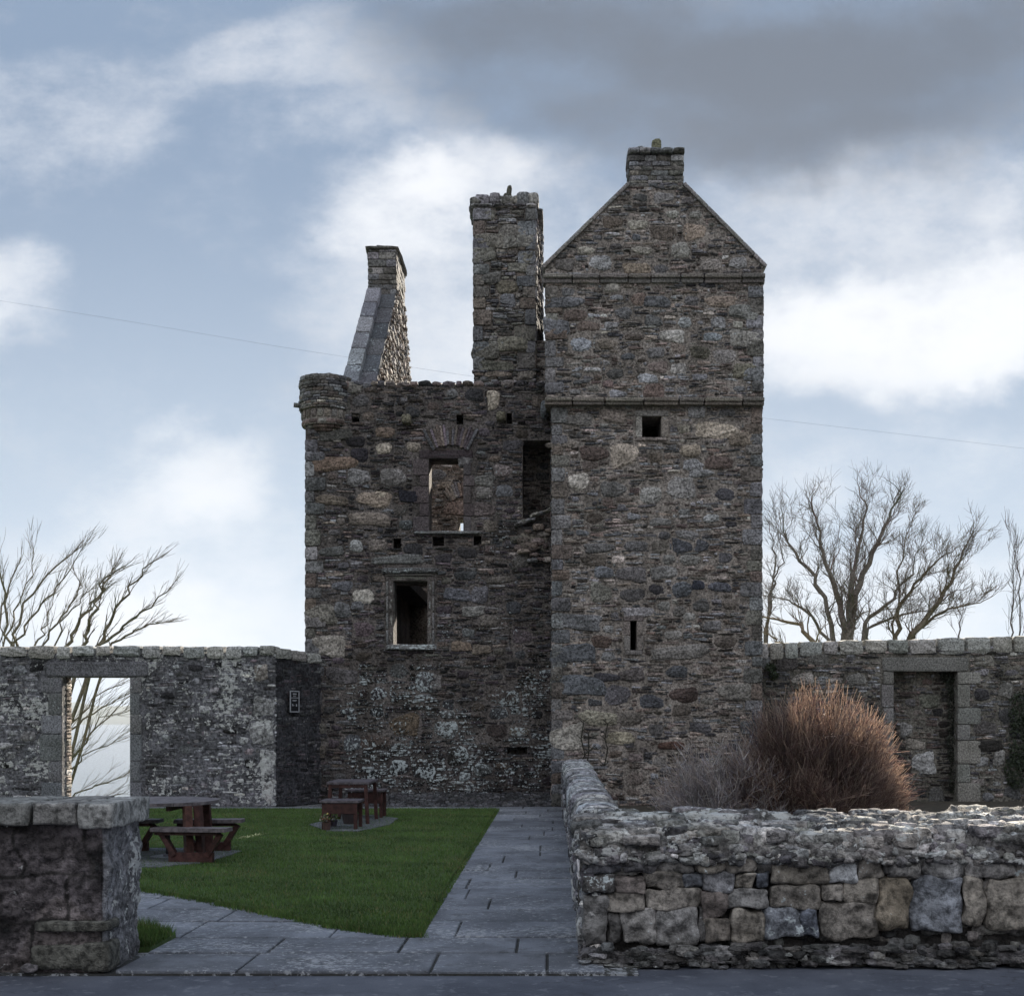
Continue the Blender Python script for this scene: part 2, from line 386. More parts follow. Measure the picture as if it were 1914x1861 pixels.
# ================================================================ CASTLE
castle = thing('ruined_castle', 'roofless brown rubble tower house with gabled wing, tall chimney and corner turret', 'castle')
# ---- stair wing (front plane TY)
TY = 26.0
tx0, tx1 = wx(1032, TY), wx(1424, TY)
zs = wz(752, TY)
wing = MB()
win = (wx(1200,TY)-tx0, wz(818,TY), wx(1236,TY)-tx0, wz(778,TY))
slit = (wx(1178,TY)-tx0, wz(1215,TY), wx(1190,TY)-tx0, wz(1160,TY))
holed(wing, (tx0,TY,0), X_, Z_, -Y_, tx1-tx0, zs, .9, [win, slit])
holed(wing, (tx0,TY+.9,0), Y_, Z_, -X_, 4.6, zs, .7)
holed(wing, (tx1,TY+.9,0), Y_, Z_, X_, 4.6, zs, .7)
box(wing, (tx0,TY+5.5,0), (tx1,TY+6.1,zs), MORT)
def big(win, m): return (win[0]-m, win[1]-m*.6, win[2]+m, win[3]+m)
def tq(z0, z1, wdt, edge=('l','r'), flip=0):
    Q = []; z = z0; i = flip
    while z < z1-.12:
        hh = min(rnd(.2,.36), z1-z); 
        L = rnd(.32,.46) if i % 2 else rnd(.2,.28)
        if 'l' in edge: Q.append((L/2-.015, z+hh/2, L/2, hh/2*.97))
        L = rnd(.2,.28) if i % 2 else rnd(.32,.46)
        if 'r' in edge: Q.append((wdt-L/2+.015, z+hh/2, L/2, hh/2*.97))
        z += hh; i += 1
    return Q
def TF(u, v, w_, h_, col, k=3.2, x0=None, z0=0., Y=None):
    Y = TY if Y is None else Y; x0 = tx0 if x0 is None else x0
    return (wx(u,Y)-x0, wz(v,Y)-z0, w_*.5*Y/F, h_*.5*Y/F, col, k)
tf = [TF(1081,900,40,34,PALE), TF(1166,850,54,48,(.36,.30,.24)), TF(1110,848,56,30,RED), TF(1272,912,60,50,(.24,.235,.235),2.6), TF(1146,912,56,32,(.17,.17,.17),2.6),
      TF(1217,925,46,34,(.25,.25,.24),3), TF(1295,870,46,26,(.27,.28,.31),2.4), TF(1345,865,60,26,RED), TF(1340,802,92,32,(.36,.30,.23),3), TF(1290,842,40,26,(.33,.27,.2)),
      TF(1390,820,60,26,(.25,.2,.15),5), TF(1050,830,56,14,(.2,.17,.14)), TF(1145,780,50,26,(.27,.22,.19),4), TF(1080,785,60,22,(.18,.17,.16),4), TF(1283,832,0.1,.1,GREY),
      TF(1310,887,56,16,(.24,.25,.27),2.6), TF(1235,975,44,16,(.2,.2,.2)), TF(1330,967,34,18,(.3,.32,.34),2.6), TF(1242,1002,26,18,(.12,.12,.13),2.4), TF(1285,1002,50,20,(.2,.2,.21),2.4),
      TF(1275,1024,38,24,(.10,.11,.14),4), TF(1312,1020,24,22,(.12,.13,.16),5), TF(1190,1020,48,20,(.15,.15,.16)), TF(1250,1048,28,20,(.2,.2,.19),2.5), TF(1290,1050,44,20,(.22,.22,.21),3),
      TF(1128,1072,38,24,(.17,.19,.23),3.5), TF(1180,1074,60,26,(.16,.15,.16),5), TF(1240,1072,50,24,(.2,.2,.2),5), TF(1276,1103,42,34,(.12,.14,.17),2.6), TF(1305,1095,26,20,(.06,.07,.11),3), TF(1345,1095,46,20,(.11,.12,.16),3),
      TF(1123,1110,42,34,(.22,.22,.19),4), TF(1182,1112,54,26,(.12,.115,.12),2.6), TF(1241,1134,28,22,(.19,.19,.18),2.3), TF(1270,1145,30,24,(.16,.15,.14),2.3), TF(1310,1133,36,26,(.13,.13,.13),2.6), TF(1193,1143,60,18,(.27,.26,.29),5),
      TF(1125,1195,40,26,(.15,.1,.08),3), TF(1288,1155,28,18,(.27,.27,.26),2.4), TF(1258,1188,36,20,(.27,.26,.25),2.6), TF(1080,1160,90,28,(.17,.18,.2),6), TF(1070,1220,90,32,(.12,.135,.16),5), TF(1270,1220,110,26,(.2,.19,.18),5),
      TF(1120,1025,60,18,(.15,.15,.155),4), TF(1080,1210,.1,.1,GREY), TF(1085,1282,90,38,(.13,.15,.18),6), TF(1155,1300,50,40,(.14,.135,.16),3), TF(1218,1312,50,26,(.11,.12,.15),3), TF(1278,1300,56,30,(.12,.08,.07),3),
      TF(1265,1257,44,24,(.10,.11,.13),3), TF(1180,1262,56,26,(.14,.12,.12),3), TF(1135,1264,54,18,(.08,.08,.1),3), TF(1120,1342,80,30,(.25,.235,.17),3), TF(1160,1378,60,26,(.27,.24,.16),3), TF(1205,1245,.1,.1,GREY),
      TF(1060,1380,60,46,(.27,.255,.22),7), TF(1255,1395,50,16,(.14,.07,.05),4), TF(1180,1345,44,26,(.16,.14,.12)), TF(1375,1290,70,32,(.19,.18,.16),4)]
tf = [f for f in tf if f[2] > .02]
tmul = lambda u, v: (.92+.16*nz(u*.6, v*.5, 3.))*(1.06 if v > 4.5 else .9)
# seams of drip staining under the string course keep a shape of their own
tl = lambda u, v: .25 if v < 1.6 else (.42 if (u < .9 and v < 5.) else .12)
fh = [big(win,.17), big(slit,.16)]
rubble(wing, (tx0,TY,0), X_, Z_, -Y_, tx1-tx0, zs, mask(fh), PAL_TOWER, feats=tf, quoins=tq(.0, zs-.05, tx1-tx0), mul=tmul, lich=tl, nbig=1.9)
rubble(wing, (tx1,TY,0), Y_, Z_, X_, 4.6, zs, None, PAL_TOWER, mul=lambda u, v: .85)
rubble(wing, (tx0,TY+5.,0), -Y_, Z_, -X_, 5., zs, None, PAL_TOWER, nbig=1., mul=lambda u, v: .8)
wing_o = wing.build('wing_wall', M_STONE, castle)
# upper stage of the wing, a little proud of the lower
UY = TY-.10
ux0, ux1 = wx(1020, UY), wx(1426, UY); zc = wz(522, UY); z0 = zs
up = MB()
box(up, (ux0, UY, zs), (ux1, TY+6.2, zc), MORT)
UF = lambda u, v, w_, h_, col, k=3.2: TF(u, v, w_, h_, col, k, x0=ux0, z0=zs, Y=UY)
uf = [UF(1055,565,74,20,(.15,.16,.185),5), UF(1228,565,50,22,(.13,.14,.16),5), UF(1347,562,62,24,(.29,.22,.17),3), UF(1143,538,34,18,(.33,.31,.28),3), UF(1153,558,28,12,(.27,.29,.33),2.5), UF(1165,587,34,26,(.17,.175,.19),2.5),
      UF(1193,562,32,26,(.24,.17,.14),2.6), UF(1074,590,46,24,(.19,.14,.12)), UF(1040,612,50,34,(.17,.18,.21),5), UF(1086,645,46,30,(.24,.27,.32),2.4), UF(1135,645,44,22,(.24,.2,.16),2.6), UF(1256,625,46,24,(.33,.32,.3),5),
      UF(1280,602,28,24,(.27,.3,.32),2.4), UF(1222,600,36,22,(.18,.19,.2)), UF(1185,630,38,14,(.15,.12,.1)), UF(1332,633,36,18,(.2,.24,.28)), UF(1394,632,60,30,(.30,.29,.27),7), UF(1390,582,58,26,(.2,.21,.2),5),
      UF(1355,668,50,30,(.27,.25,.25),2.6), UF(1308,660,40,26,(.16,.15,.11),3), UF(1395,695,50,30,(.18,.17,.12),5), UF(1150,697,38,20,(.14,.14,.14),2.6), UF(1108,690,36,9,(.38,.38,.4),3), UF(1225,657,36,20,(.18,.18,.19),4), UF(1155,735,34,16,(.24,.25,.29),3)]
rubble(up, (ux0,UY,zs), X_, Z_, -Y_, ux1-ux0, zc-zs, None, PAL_TOWER, feats=uf, quoins=tq(.14, zc-zs-.05, ux1-ux0, flip=1), mul=lambda u, v: 1.05+.15*nz(u, v, 8.), lich=lambda u, v: .1, nbig=2.4)
rubble(up, (ux1,UY,zs), Y_, Z_, X_, 5., zc-zs, None, PAL_TOWER)
up_o = up.build('upper_wing_wall', M_STONE, castle)
# string course and cornice
def course(name, u0, u1, v0, v1, Y, pr, parent, col, steps=((0,1,1.),), n=9):
    mb = MB(); x = wx(u0, Y); xe = wx(u1, Y); z1 = wz(v0, Y); zz0 = wz(v1, Y)
    while x < xe-.01:
        L = min(rnd(.45,.8), xe-x)
        if xe-(x+L) < .2: L = xe-x
        for (a, b, p) in steps:
            dz = rnd(-.006,.006)
            blk(mb, (x+L/2, Y-pr*p/2+.15, zz0+(a+b)/2*(z1-zz0)+dz), (L/2-.003, (pr*p+.3)/2, (b-a)/2*(z1-zz0)), I3, pick([(col,1)], 1, .25, .15), k=14, n=4, jit=.02)
        x += L
    return mb.build(name, M_DRESS, parent)
course('string_course', 1018, 1429, 744, 757, UY, .09, wing_o, (.17,.145,.12), steps=((.45,1,1.),(0,.5,.55)))
course('cornice', 1014, 1430, 514, 530, UY, .12, up_o, (.17,.15,.135), steps=((.5,1,1.),(0,.55,.5)))
# gable above the cornice
gb = MB(); GY = UY-.02
gx0, gx1, gz = wx(1019,GY), wx(1427,GY), wz(516,GY); ez = wz(497,GY)
ax0, ax1, az = wx(1176,GY), wx(1277,GY), wz(345,GY)
P = [(gx0,gz),(gx1,gz),(gx1,ez),(ax1,az),(ax0,az),(gx0,ez)]
def wallpoly(mb, P, y0, y1, col):
    n = len(P); cxm = sum(p[0] for p in P)/n; czm = sum(p[1] for p in P)/n
    v = [[x, y0, z] for x, z in P]+[[x, y1, z] for x, z in P]+[[cxm,y0,czm],[cxm,y1,czm]]
    mb.add(v, [[i,(i+1)%n,n+(i+1)%n,n+i] for i in range(n)], [[2*n,(i+1)%n,i] for i in range(n)]+[[2*n+1,n+i,n+(i+1)%n] for i in range(n)], col)
wallpoly(gb, P, GY, GY+.8, MORT)
sl_l = (az-ez)/(ax0-gx0); sl_r = (az-ez)/(gx1-ax1)
gin = lambda u, v: (v < ez-gz+sl_l*u-.03) & (v < ez-gz+sl_r*((gx1-gx0)-u)-.03) & (v < az-gz+0.02)
gf = [TF(1123,492,46,32,(.28,.29,.31),2.6,gx0,gz,GY), TF(1190,503,54,24,(.27,.21,.145),4,gx0,gz,GY), TF(1272,467,40,30,(.29,.285,.26),3,gx0,gz,GY), TF(1297,433,44,34,(.32,.24,.18),3,gx0,gz,GY), TF(1235,505,30,20,(.13,.13,.14),2.4,gx0,gz,GY),
      TF(1328,495,40,26,(.26,.23,.21),4,gx0,gz,GY), TF(1380,490,36,24,(.24,.24,.25),3,gx0,gz,GY), TF(1095,469,34,16,(.31,.29,.24),3,gx0,gz,GY), TF(1257,402,28,18,(.26,.26,.23),2.4,gx0,gz,GY), TF(1300,402,28,18,(.24,.24,.22),2.4,gx0,gz,GY), TF(1192,418,40,20,(.29,.27,.22),3,gx0,gz,GY), TF(1200,468,40,16,(.3,.28,.24),3,gx0,gz,GY)]
rubble(gb, (gx0,GY,gz), X_, Z_, -Y_, gx1-gx0, az-gz, gin, PAL_TOWER+[((.13,.12,.11),4)], feats=gf, mul=lambda u, v: .95+.25*nz(u*1.1, v*1.3, 1.), lich=lambda u, v: .15)
gb_o = gb.build('gable', M_STONE, castle)
for (xa, za, xb, zb) in ((gx0-.04,ez-.03,ax0-.01,az+.01),(gx1+.05,ez-.02,ax1+.01,az+.01)):
    n_ = 7; sk = MB()
    for i in range(n_):
        a, b = i/n_, (i+1)/n_
        p = np.array([xa+(xb-xa)*a, GY+.35, za+(zb-za)*a+.0]); q = np.array([xa+(xb-xa)*b, GY+.35, za+(zb-za)*b])
        d = (q-p); L = np.linalg.norm(d); d /= L; s = np.cross(d, Y_)
        blk(sk, (p+q)/2, (L/2*1.0, .41+rnd(0,.006), .035), np.array([d, Y_, s]), pick([((.2,.185,.17),1)], 1, .3, .12), k=40, n=3, jit=.01)
    sk.build('skew_coping', M_DRESS, gb_o)
rf = MB()
wallpoly(rf, [(gx0+.05,gz),(gx1-.05,gz),(gx1-.1,ez-.1),((ax0+ax1)/2,az-.15),(gx0+.1,ez-.1)], GY+.8, TY+6.1, (.07,.075,.085,0))
rf.build('roof', M_SLATE, castle)
# wing chimney
def block_stack(mb, x0, x1, y0, y1, z0, z1, pal, hrange=(.10,.22), flare=0., lich=.15, proud=.02, lrange=(.2,.5), mul=1.):
    z = z0
    while z < z1-.01:
        h = min(rnd(*hrange), z1-z)
        if z1-(z+h) < .05: h = z1-z
        f = flare*((z+h/2-z0)/(z1-z0))**2
        X0, X1 = x0-f, x1+f
        for (a0, a1, axis, fixed, nrm) in ((X0,X1,0,y0,-1),(X0,X1,0,y1,1),(y0,y1,1,X0,-1),(y0,y1,1,X1,1)):
            a = a0
            while a < a1-.01:
                L = min(rnd(*lrange), a1-a)
                if a1-(a+L) < .12: L = a1-a
                pr = rnd(-.01, proud)
                c = [0,0,z+h/2]; c[axis] = a+L/2; c[1-axis] = fixed+nrm*(pr-.07)
                hf = [0,0,h/2*.97]; hf[axis] = L/2*.985+(.012 if (a == a0 or a+L >= a1-.001) else 0); hf[1-axis] = .08
                blk(mb, c, hf, I3, pick(pal, mul, lich, .25), k=8, n=3, jit=.05)
                a += L
        z += h
    box(mb, (x0+.03,y0+.03,z0), (x1-.03,y1-.03,z1-.02), MORT)
ch = MB(); cy = GY
block_stack(ch, ax0+.02, ax1-.01, cy, cy+.85, az-.05, wz(290,cy), [(OLIVE,5),(GREY,4),((.14,.13,.11),2)], (.05,.11), flare=.02, lrange=(.15,.4))
ch_o = ch.build('chimney', M_STONE, castle)
cp = MB()
for i in range(5):
    a = i/5; X0 = wx(1173,cy); X1 = wx(1280,cy)
    blk(cp, (X0+(X1-X0)*(a+.1), cy+.4, wz(283,cy)), ((X1-X0)*.1*.99, .5, .055), I3, pick([(OLIVE,2),(GREY,2)],1,.3), k=10, n=3, jit=.05)
for i in range(16):
    blk(cp, (wx(rnd(1182,1272),cy), cy+rnd(.1,.8), wz(276,cy)+rnd(-.02,.015)), (rnd(.06,.16), rnd(.06,.15), rnd(.02,.05)), rotz(rnd(0,3)), pick([(OLIVE,2),(GREY,2)],1,.4), k=4, n=3, jit=.1)
cp.build('chimney_cap', M_STONE, ch_o)
pt = MB()
xc = wx(1230,cy)
blk(pt, (xc, cy+.4, wz(262,cy)), (.10,.10,.17), I3, C(.2,.2,.13,.4), k=6, n=4, jit=.04, taper=0)
blk(pt, (xc+.02, cy+.4, wz(249,cy)), (.07,.08,.05), I3, C(.2,.2,.13,.4), k=4, n=3, jit=.1)
blk(pt, (xc-.1, cy+.4, wz(272,cy)), (.06,.07,.06), I3, C(.2,.2,.13,.4), k=4, n=3, jit=.1)
pt.build('chimney_pot', M_STONE, ch_o)
# wing windows
def surround(name, parent, u0, v0, u1, v1, Y, jw, lh, sh, col, pr=.03, deep=.22, n_j=3, lich=.2, lext=1.0):
    """dressed stones around a rectangular opening"""
    mb = MB(); x0, x1, zt, zb = wx(u0,Y), wx(u1,Y), wz(v0,Y), wz(v1,Y)
    pk = lambda: pick([(col,1)], 1, lich, .14)
    blk(mb, ((x0+x1)/2, Y-pr+deep/2, zt+lh/2), ((x1-x0)/2+jw*lext, deep/2, lh/2), I3, pk(), k=16, n=6, jit=.015)
    blk(mb, ((x0+x1)/2, Y-pr*1.4+deep/2, zb-sh/2), ((x1-x0)/2+jw*.8, deep/2, sh/2), I3, pk(), k=16, n=6, jit=.02)
    for s, x in ((-1,x0),(1,x1)):
        z = zb
        for i in range(n_j):
            h = (zt-zb)/n_j; ww = jw*(1.0 if (i+(s > 0)) % 2 else .86)
            blk(mb, (x+s*ww/2, Y-pr+deep/2+rnd(-.004,.004), z+h/2), (ww/2, deep/2, h/2-.003), I3, pk(), k=16, n=4, jit=.015)
            z += h
    return mb.build(name, M_DRESS, parent)
surround('window_surround', wing_o, 1200, 778, 1236, 818, TY, .15, .11, .06, (.22,.19,.165), n_j=1)
surround('slit_surround', wing_o, 1178, 1160, 1190, 1215, TY, .14, .10, .09, (.17,.145,.13), n_j=2)

# ---- main block (front plane MY)
MY = 27.2
mx0, mx1 = wx(571, MY), tx0+.05; mzt = wz(722, MY); MW = mx1-mx0
def H(u0, v0, u1, v1): return (wx(u0,MY)-mx0, wz(v1,MY), wx(u1,MY)-mx0, wz(v0,MY))
w_up = H(802,857,866,993); w_lo = H(735,1085,799,1204); rec = H(977,823,1040,972)
put_h = [H(735,1006,750,1026), H(808,1002,830,1020), H(885,1001,900,1019), H(948,1395,985,1410), H(853,775,866,793), H(657,772,672,790), H(947,772,957,792)]
mw = MB()
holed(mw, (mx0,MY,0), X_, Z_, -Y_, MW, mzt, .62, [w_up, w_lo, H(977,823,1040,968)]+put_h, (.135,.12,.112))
mw.c[:] = [c*np.array([.62,.62,.64,1], np.float32) if v_[:,2].max() < 3.3 else c for c, v_ in zip(mw.c, mw.v)]  # lower mortar painted darker like the stones, standing in for yard shade
holed(mw, (mx0,MY+.62,0), X_, Z_, -Y_, MW+3.2, mzt-.3, .4, [(w_up[0]-.12, w_up[1], w_up[2]+.12, w_up[3]+.1), (w_lo[0]-.1, w_lo[1], w_lo[2]+.1, w_lo[3]), rec])
box(mw, (wx(968,MY), MY+1.0, wz(990,MY)), (mx1+.3, MY+1.3, wz(800,MY)), MORT)      # back of the recess
MFt = lambda u, v, w_, h_, col, k=3.2: TF(u, v, w_, h_, col, k, x0=mx0, z0=0, Y=MY)
mf = [MFt(922,747,24,36,(.42,.36,.28),4), MFt(663,725,30,22,(.2,.19,.17),4), MFt(717,838,34,22,(.38,.33,.26),2.6), MFt(700,932,70,30,(.26,.2,.15),3), MFt(712,925,26,18,(.4,.33,.24),3), MFt(773,835,30,18,(.26,.22,.17),3),
      MFt(720,810,40,20,(.27,.19,.14),3), MFt(625,868,90,26,(.24,.16,.11),4), MFt(672,848,36,26,(.06,.055,.075),3), MFt(670,893,44,34,(.2,.2,.21),3), MFt(735,890,50,34,(.2,.19,.19),3), MFt(764,927,36,22,(.05,.05,.08),8),
      MFt(665,825,40,20,(.055,.05,.06),3), MFt(690,968,80,24,(.22,.18,.15),5), MFt(620,935,60,20,(.2,.16,.12),4), MFt(628,812,60,20,(.14,.14,.13),6), MFt(666,1020,26,24,(.25,.27,.28),3), MFt(705,1018,34,24,(.2,.17,.15),3),
      MFt(743,1045,100,16,(.15,.16,.16),6), MFt(620,1032,50,20,(.13,.14,.14),3), MFt(680,1112,44,28,(.33,.31,.27),3), MFt(640,1142,36,30,(.17,.18,.2),3), MFt(600,1150,60,36,(.2,.19,.16),4), MFt(668,1130,26,20,(.14,.15,.17),3),
      MFt(855,1112,50,24,(.13,.14,.18),5), MFt(897,1112,32,34,(.15,.15,.18),4), MFt(885,1142,42,20,(.2,.2,.19),5), MFt(915,1160,40,22,(.17,.15,.13),4), MFt(862,1210,40,18,(.22,.16,.11),5), MFt(900,1215,36,18,(.2,.16,.12),5),
      MFt(960,1135,30,26,(.09,.10,.12),3), MFt(615,1205,60,40,(.24,.22,.19),7), MFt(640,1095,40,20,(.13,.14,.17),3), MFt(870,1075,44,18,(.09,.1,.11),3), MFt(935,1083,50,14,(.17,.15,.13)), MFt(940,880,36,24,(.23,.19,.19),3),
      MFt(905,895,40,22,(.2,.2,.19),4), MFt(905,920,30,24,(.2,.19,.18),4), MFt(905,952,40,26,(.19,.15,.15),4), MFt(917,985,26,24,(.2,.17,.14),4), MFt(800,1275,44,40,(.10,.1,.11),4), MFt(757,1355,60,44,(.14,.10,.06),2.8),
      MFt(833,1362,46,34,(.13,.13,.13),3), MFt(700,1385,60,30,(.12,.085,.07),3), MFt(658,1388,36,34,(.09,.10,.12),2.6), MFt(815,1276,20,30,(.19,.18,.18),8), MFt(970,1365,40,18,(.15,.13,.1),4), MFt(855,1410,40,40,(.055,.05,.045),3),
      MFt(940,1300,70,30,(.11,.09,.08),3), MFt(640,1262,60,30,(.13,.12,.13),4), MFt(870,860,30,18,GREY,3), MFt(985,1005,36,30,(.2,.18,.14),3), MFt(1012,1010,26,34,(.22,.2,.16),2.6), MFt(975,1050,36,24,(.15,.14,.13),3)]
arch = lambda u, v: ~((np.abs(u-(wx(842,MY)-mx0)) < .50) & (v > wz(838,MY)) & (v < wz(788,MY)))
main_in = mask([big(w_up,.02), big(w_lo,.02), rec]+put_h+[(w_up[0]-.36,w_up[1]-.02,w_up[0],w_up[3]+.25),(w_up[2],w_up[1]-.02,w_up[2]+.28,w_up[3]+.25),(w_lo[0]-.17,w_lo[1]-.12,w_lo[2]+.2,w_lo[3]+.32)], arch)
mmul = lambda u, v: (.92 if u < .9 else .63)*(1.+.3*nz(u*.7, v*.7, 5.))*(1. if v > 3.2 else .55+.12*max(0, v-1.5))  # stones low on the wall painted darker, for the deep shade in the yard
def mlich(u, v):
    if v < 2.9: return .98+.3*nz(u*.6, v, 2.) if u > .8 else .4
    if u > 1.3 and v < 6.2: return .46+.2*nz(u, v, 9.)
    return .28 if u > .9 else .12
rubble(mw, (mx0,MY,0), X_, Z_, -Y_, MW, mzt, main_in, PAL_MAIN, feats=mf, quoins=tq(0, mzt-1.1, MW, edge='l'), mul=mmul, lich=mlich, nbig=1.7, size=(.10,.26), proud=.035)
# masonry inside the recess
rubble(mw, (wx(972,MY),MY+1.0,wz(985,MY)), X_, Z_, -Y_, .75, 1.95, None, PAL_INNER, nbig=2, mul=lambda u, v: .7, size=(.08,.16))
# ragged wall head
x = mx0+.7
while x < mx1-.1:
    L = rnd(.12,.34); blk(mw, (x+L/2, MY+.3+rnd(-.03,.03), mzt+rnd(.01,.07)), (L/2, .34, rnd(.05,.10)), I3, pick(PAL_MAIN,.9,.35), k=5, n=3, jit=.1); x += L*.97
# projecting corbel stubs
for (u, v) in ((761,786),(937,781)): blk(mw, (wx(u,MY), MY-.08, wz(v,MY)), (.10,.10,.16), np.array([X_, Z_, Y_]), C(.19,.175,.13,.2), k=5, n=4, jit=.05)
blk(mw, (wx(1018,MY), MY-.2, wz(770,MY)), (.09,.17,.22), np.array([X_, Z_, Y_]), C(.26,.28,.3,.5), k=3, n=4, jit=.1)
# broken sloping slab and rubble below the recess
for i in range(7):
    a = i/6; blk(mw, (wx(972+58*a,MY), MY-.06, wz(974-18*a+(5 if i < 3 else -2),MY)), (.13, .12, .035), np.array([X_*.95+Z_*.25, Y_, Z_]), pick([(OLIVE,1),(GREY,1)],1.1,.4), k=5, n=3, jit=.12)
for i in range(26):
    blk(mw, (wx(rnd(965,1028),MY), MY-rnd(-.03,.05), wz(rnd(985,1050),MY)), (rnd(.05,.15), .1, rnd(.03,.09)), I3, pick(PAL_INNER,1.05,.2), k=3.5, n=3, jit=.1)
# relieving arch: voussoirs on edge
acx, acz = wx(842,MY), wz(905,MY)
for i in range(17):
    th = math.radians(-26+52*i/16)
    d = np.array([math.sin(th),0,math.cos(th)]); s = np.cross(Y_, d)
    r0, r1 = .78+rnd(-.02,.02)+.03*math.cos(th*3), 1.26+rnd(-.05,.05)
    if 7 <= i <= 9: r1 -= .1
    blk(mw, np.array([acx,MY-.0,acz])+d*(r0+r1)/2, (.026+rnd(0,.008), (r1-r0)/2, .06), np.array([s, d, Y_]), pick([(BROWN,3),(PURP,2),(GREY,1),(DARK,1)],1.05,.15), k=8, n=3, jit=.12)
mw_o = mw.build('main_wall', M_STONE, castle)
# window dressings of the main block
dr = MB(); purp = (.075,.06,.062)
z = w_up[1]; i = 0
while z < w_up[3]-.02:
    h = min(rnd(.2,.4), w_up[3]-z)
    if w_up[3]-z-h < .1: h = w_up[3]-z
    for s, X, base in ((-1, mx0+w_up[0], (.34,.2)), (1, mx0+w_up[2], (.24,.16))):
        ww = base[(i+(s > 0)) % 2]
        blk(dr, (X+s*ww/2, MY+.1, z+h/2), (ww/2, .135, h/2-.004), I3, pick([(purp,1)],1.05,.15,.2), k=16, n=4, jit=.03)
    z += h; i += 1
blk(dr, (mx0+(w_up[0]+w_up[2])/2, MY+.1, w_up[3]+.09), ((w_up[2]-w_up[0])/2+.22, .13, .09), I3, C(.06,.048,.052,.3), k=14, n=6, jit=.04)
blk(dr, (mx0+(w_up[0]+w_up[2])/2+.03, MY+.05, w_up[1]-.03), ((w_up[2]-w_up[0])/2+.34, .16, .028), I3, C(.2,.2,.2,.6), k=14, n=6, jit=.04)
dr.build('upper_window_surround', M_DRESS, mw_o)
lw = MB(); x0, x1 = mx0+w_lo[0], mx0+w_lo[2]; zb, zt = w_lo[1], w_lo[3]
for s, X in ((-1,x0),(1,x1)):
    z = zb; 
    for h in (.32,.38,.36,.32):
        h = h*(zt-zb)/1.38
        blk(lw, (X+s*.05, MY+.12, z+h/2), (.052,.12,h/2-.003), I3, pick([((.2,.195,.18),1)],1,.2,.12), k=14, n=4, jit=.02)
        blk(lw, (X+s*.125, MY+.08, z+h/2), (.026,.13,h/2-.002), I3, pick([((.15,.145,.14),1)],1,.2,.12), k=5, n=4, jit=.02)
        z += h
blk(lw, ((x0+x1)/2, MY+.12, zt+.05), ((x1-x0)/2+.10, .12, .052), I3, C(.22,.215,.19,.2), k=14, n=6, jit=.02)
blk(lw, ((x0+x1)/2, MY+.08, zt+.125), ((x1-x0)/2+.15, .13, .026), I3, C(.16,.15,.14,.3), k=6, n=6, jit=.02)
blk(lw, ((x0+x1)/2, MY+.03, zt+.21), ((x1-x0)/2+.24, .14, .055), I3, C(.10,.10,.10,1.), k=6, n=6, jit=.07)
blk(lw, ((x0+x1)/2+.02, MY+.06, zb-.06), ((x1-x0)/2+.17, .14, .055), I3, C(.16,.16,.16,1.05), k=9, n=6, jit=.05)
lw.build('lower_window_surround', M_DRESS, mw_o)
# inside: side, back and floor
inn = MB(); BY = 34.3
gxa, gxb = -4.45, -3.77
bw = (wx(856,BY)-gxb, 6.15, wx(885,BY)-gxb, wz(967,BY))
holed(inn, (gxb,BY,0), X_, Z_, -Y_, 6.6, 9.6, 1., [bw, (4.4,5.6,5.3,7.6), (1.2,2.6,1.6,3.4)])
rubble(inn, (gxb,BY,4.9), X_, Z_, -Y_, 3.6, 4.6, mask([(bw[0]-.05,bw[1]-4.95,bw[2]+.05,bw[3]-4.85)]), PAL_INNER, nbig=2.4, mul=lambda u, v: 1.2)
for i in range(15):
    th = math.radians(-40+80*i/14); d = np.array([math.sin(th),0,math.cos(th)])
    blk(inn, np.array([gxb+(bw[0]+bw[2])/2,BY,bw[3]+.0])+d*.75, (.035,.2,.06), np.array([np.cross(Y_,d), d, Y_]), pick(PAL_INNER,1.1), k=8, n=3, jit=.1)
box(inn, (mx0,MY+1.02,0), (gxb,BY+1,8.3), MORT)
box(inn, (2.2,MY+1.02,0), (2.83,BY+1,8.3), MORT)
box(inn, (gxb,MY+1.02,4.85), (gxb+.5,BY,5.1), (.1,.09,.08,0)); box(inn, (-1.4,MY+1.02,4.85), (2.2,BY,5.1), (.1,.09,.08,0))
box(inn, (gxb,MY+1.02,2.5), (2.2,BY,2.62), (.08,.07,.06,0))
inn.build('inner_walls', M_STONE, castle)
# ---- corner turret
tu = MB(); tcx, tcy, tr = wx(606,MY), MY+.26, .565
z = wz(766,MY)
def ring(mb, z, h, r, pal, mul, L=(.12,.3), lich=.25, d=.09, skip=0.):
    a = rnd(0,1)
    e = a+2*math.pi
    while a < e:
        da = rnd(*L)/r; t_ = a+da/2
        if random.random() >= skip:
            n = np.array([math.cos(t_), math.sin(t_), 0]); s = np.array([-math.sin(t_), math.cos(t_), 0])
            blk(mb, np.array([tcx,tcy,z+h/2])+n*(r-d+rnd(-.012,.018)), (r*da/2*.99, h/2*.97, d), np.array([s, Z_, n]), pick(pal, mul, lich), k=7, n=3, jit=.08)
        a += da
ztop = wz(712,MY)
capped(tu, (tcx,tcy,wz(795,MY)), (tcx,tcy,ztop), tr-.06, 28, MORT)
while z < ztop:
    h = rnd(.04,.1); ring(tu, z, h, tr, PAL_CHIM, 1.); z += h
ring(tu, ztop-.01, .09, tr-.03, PAL_CHIM, 1.05, skip=.35, L=(.15,.35))
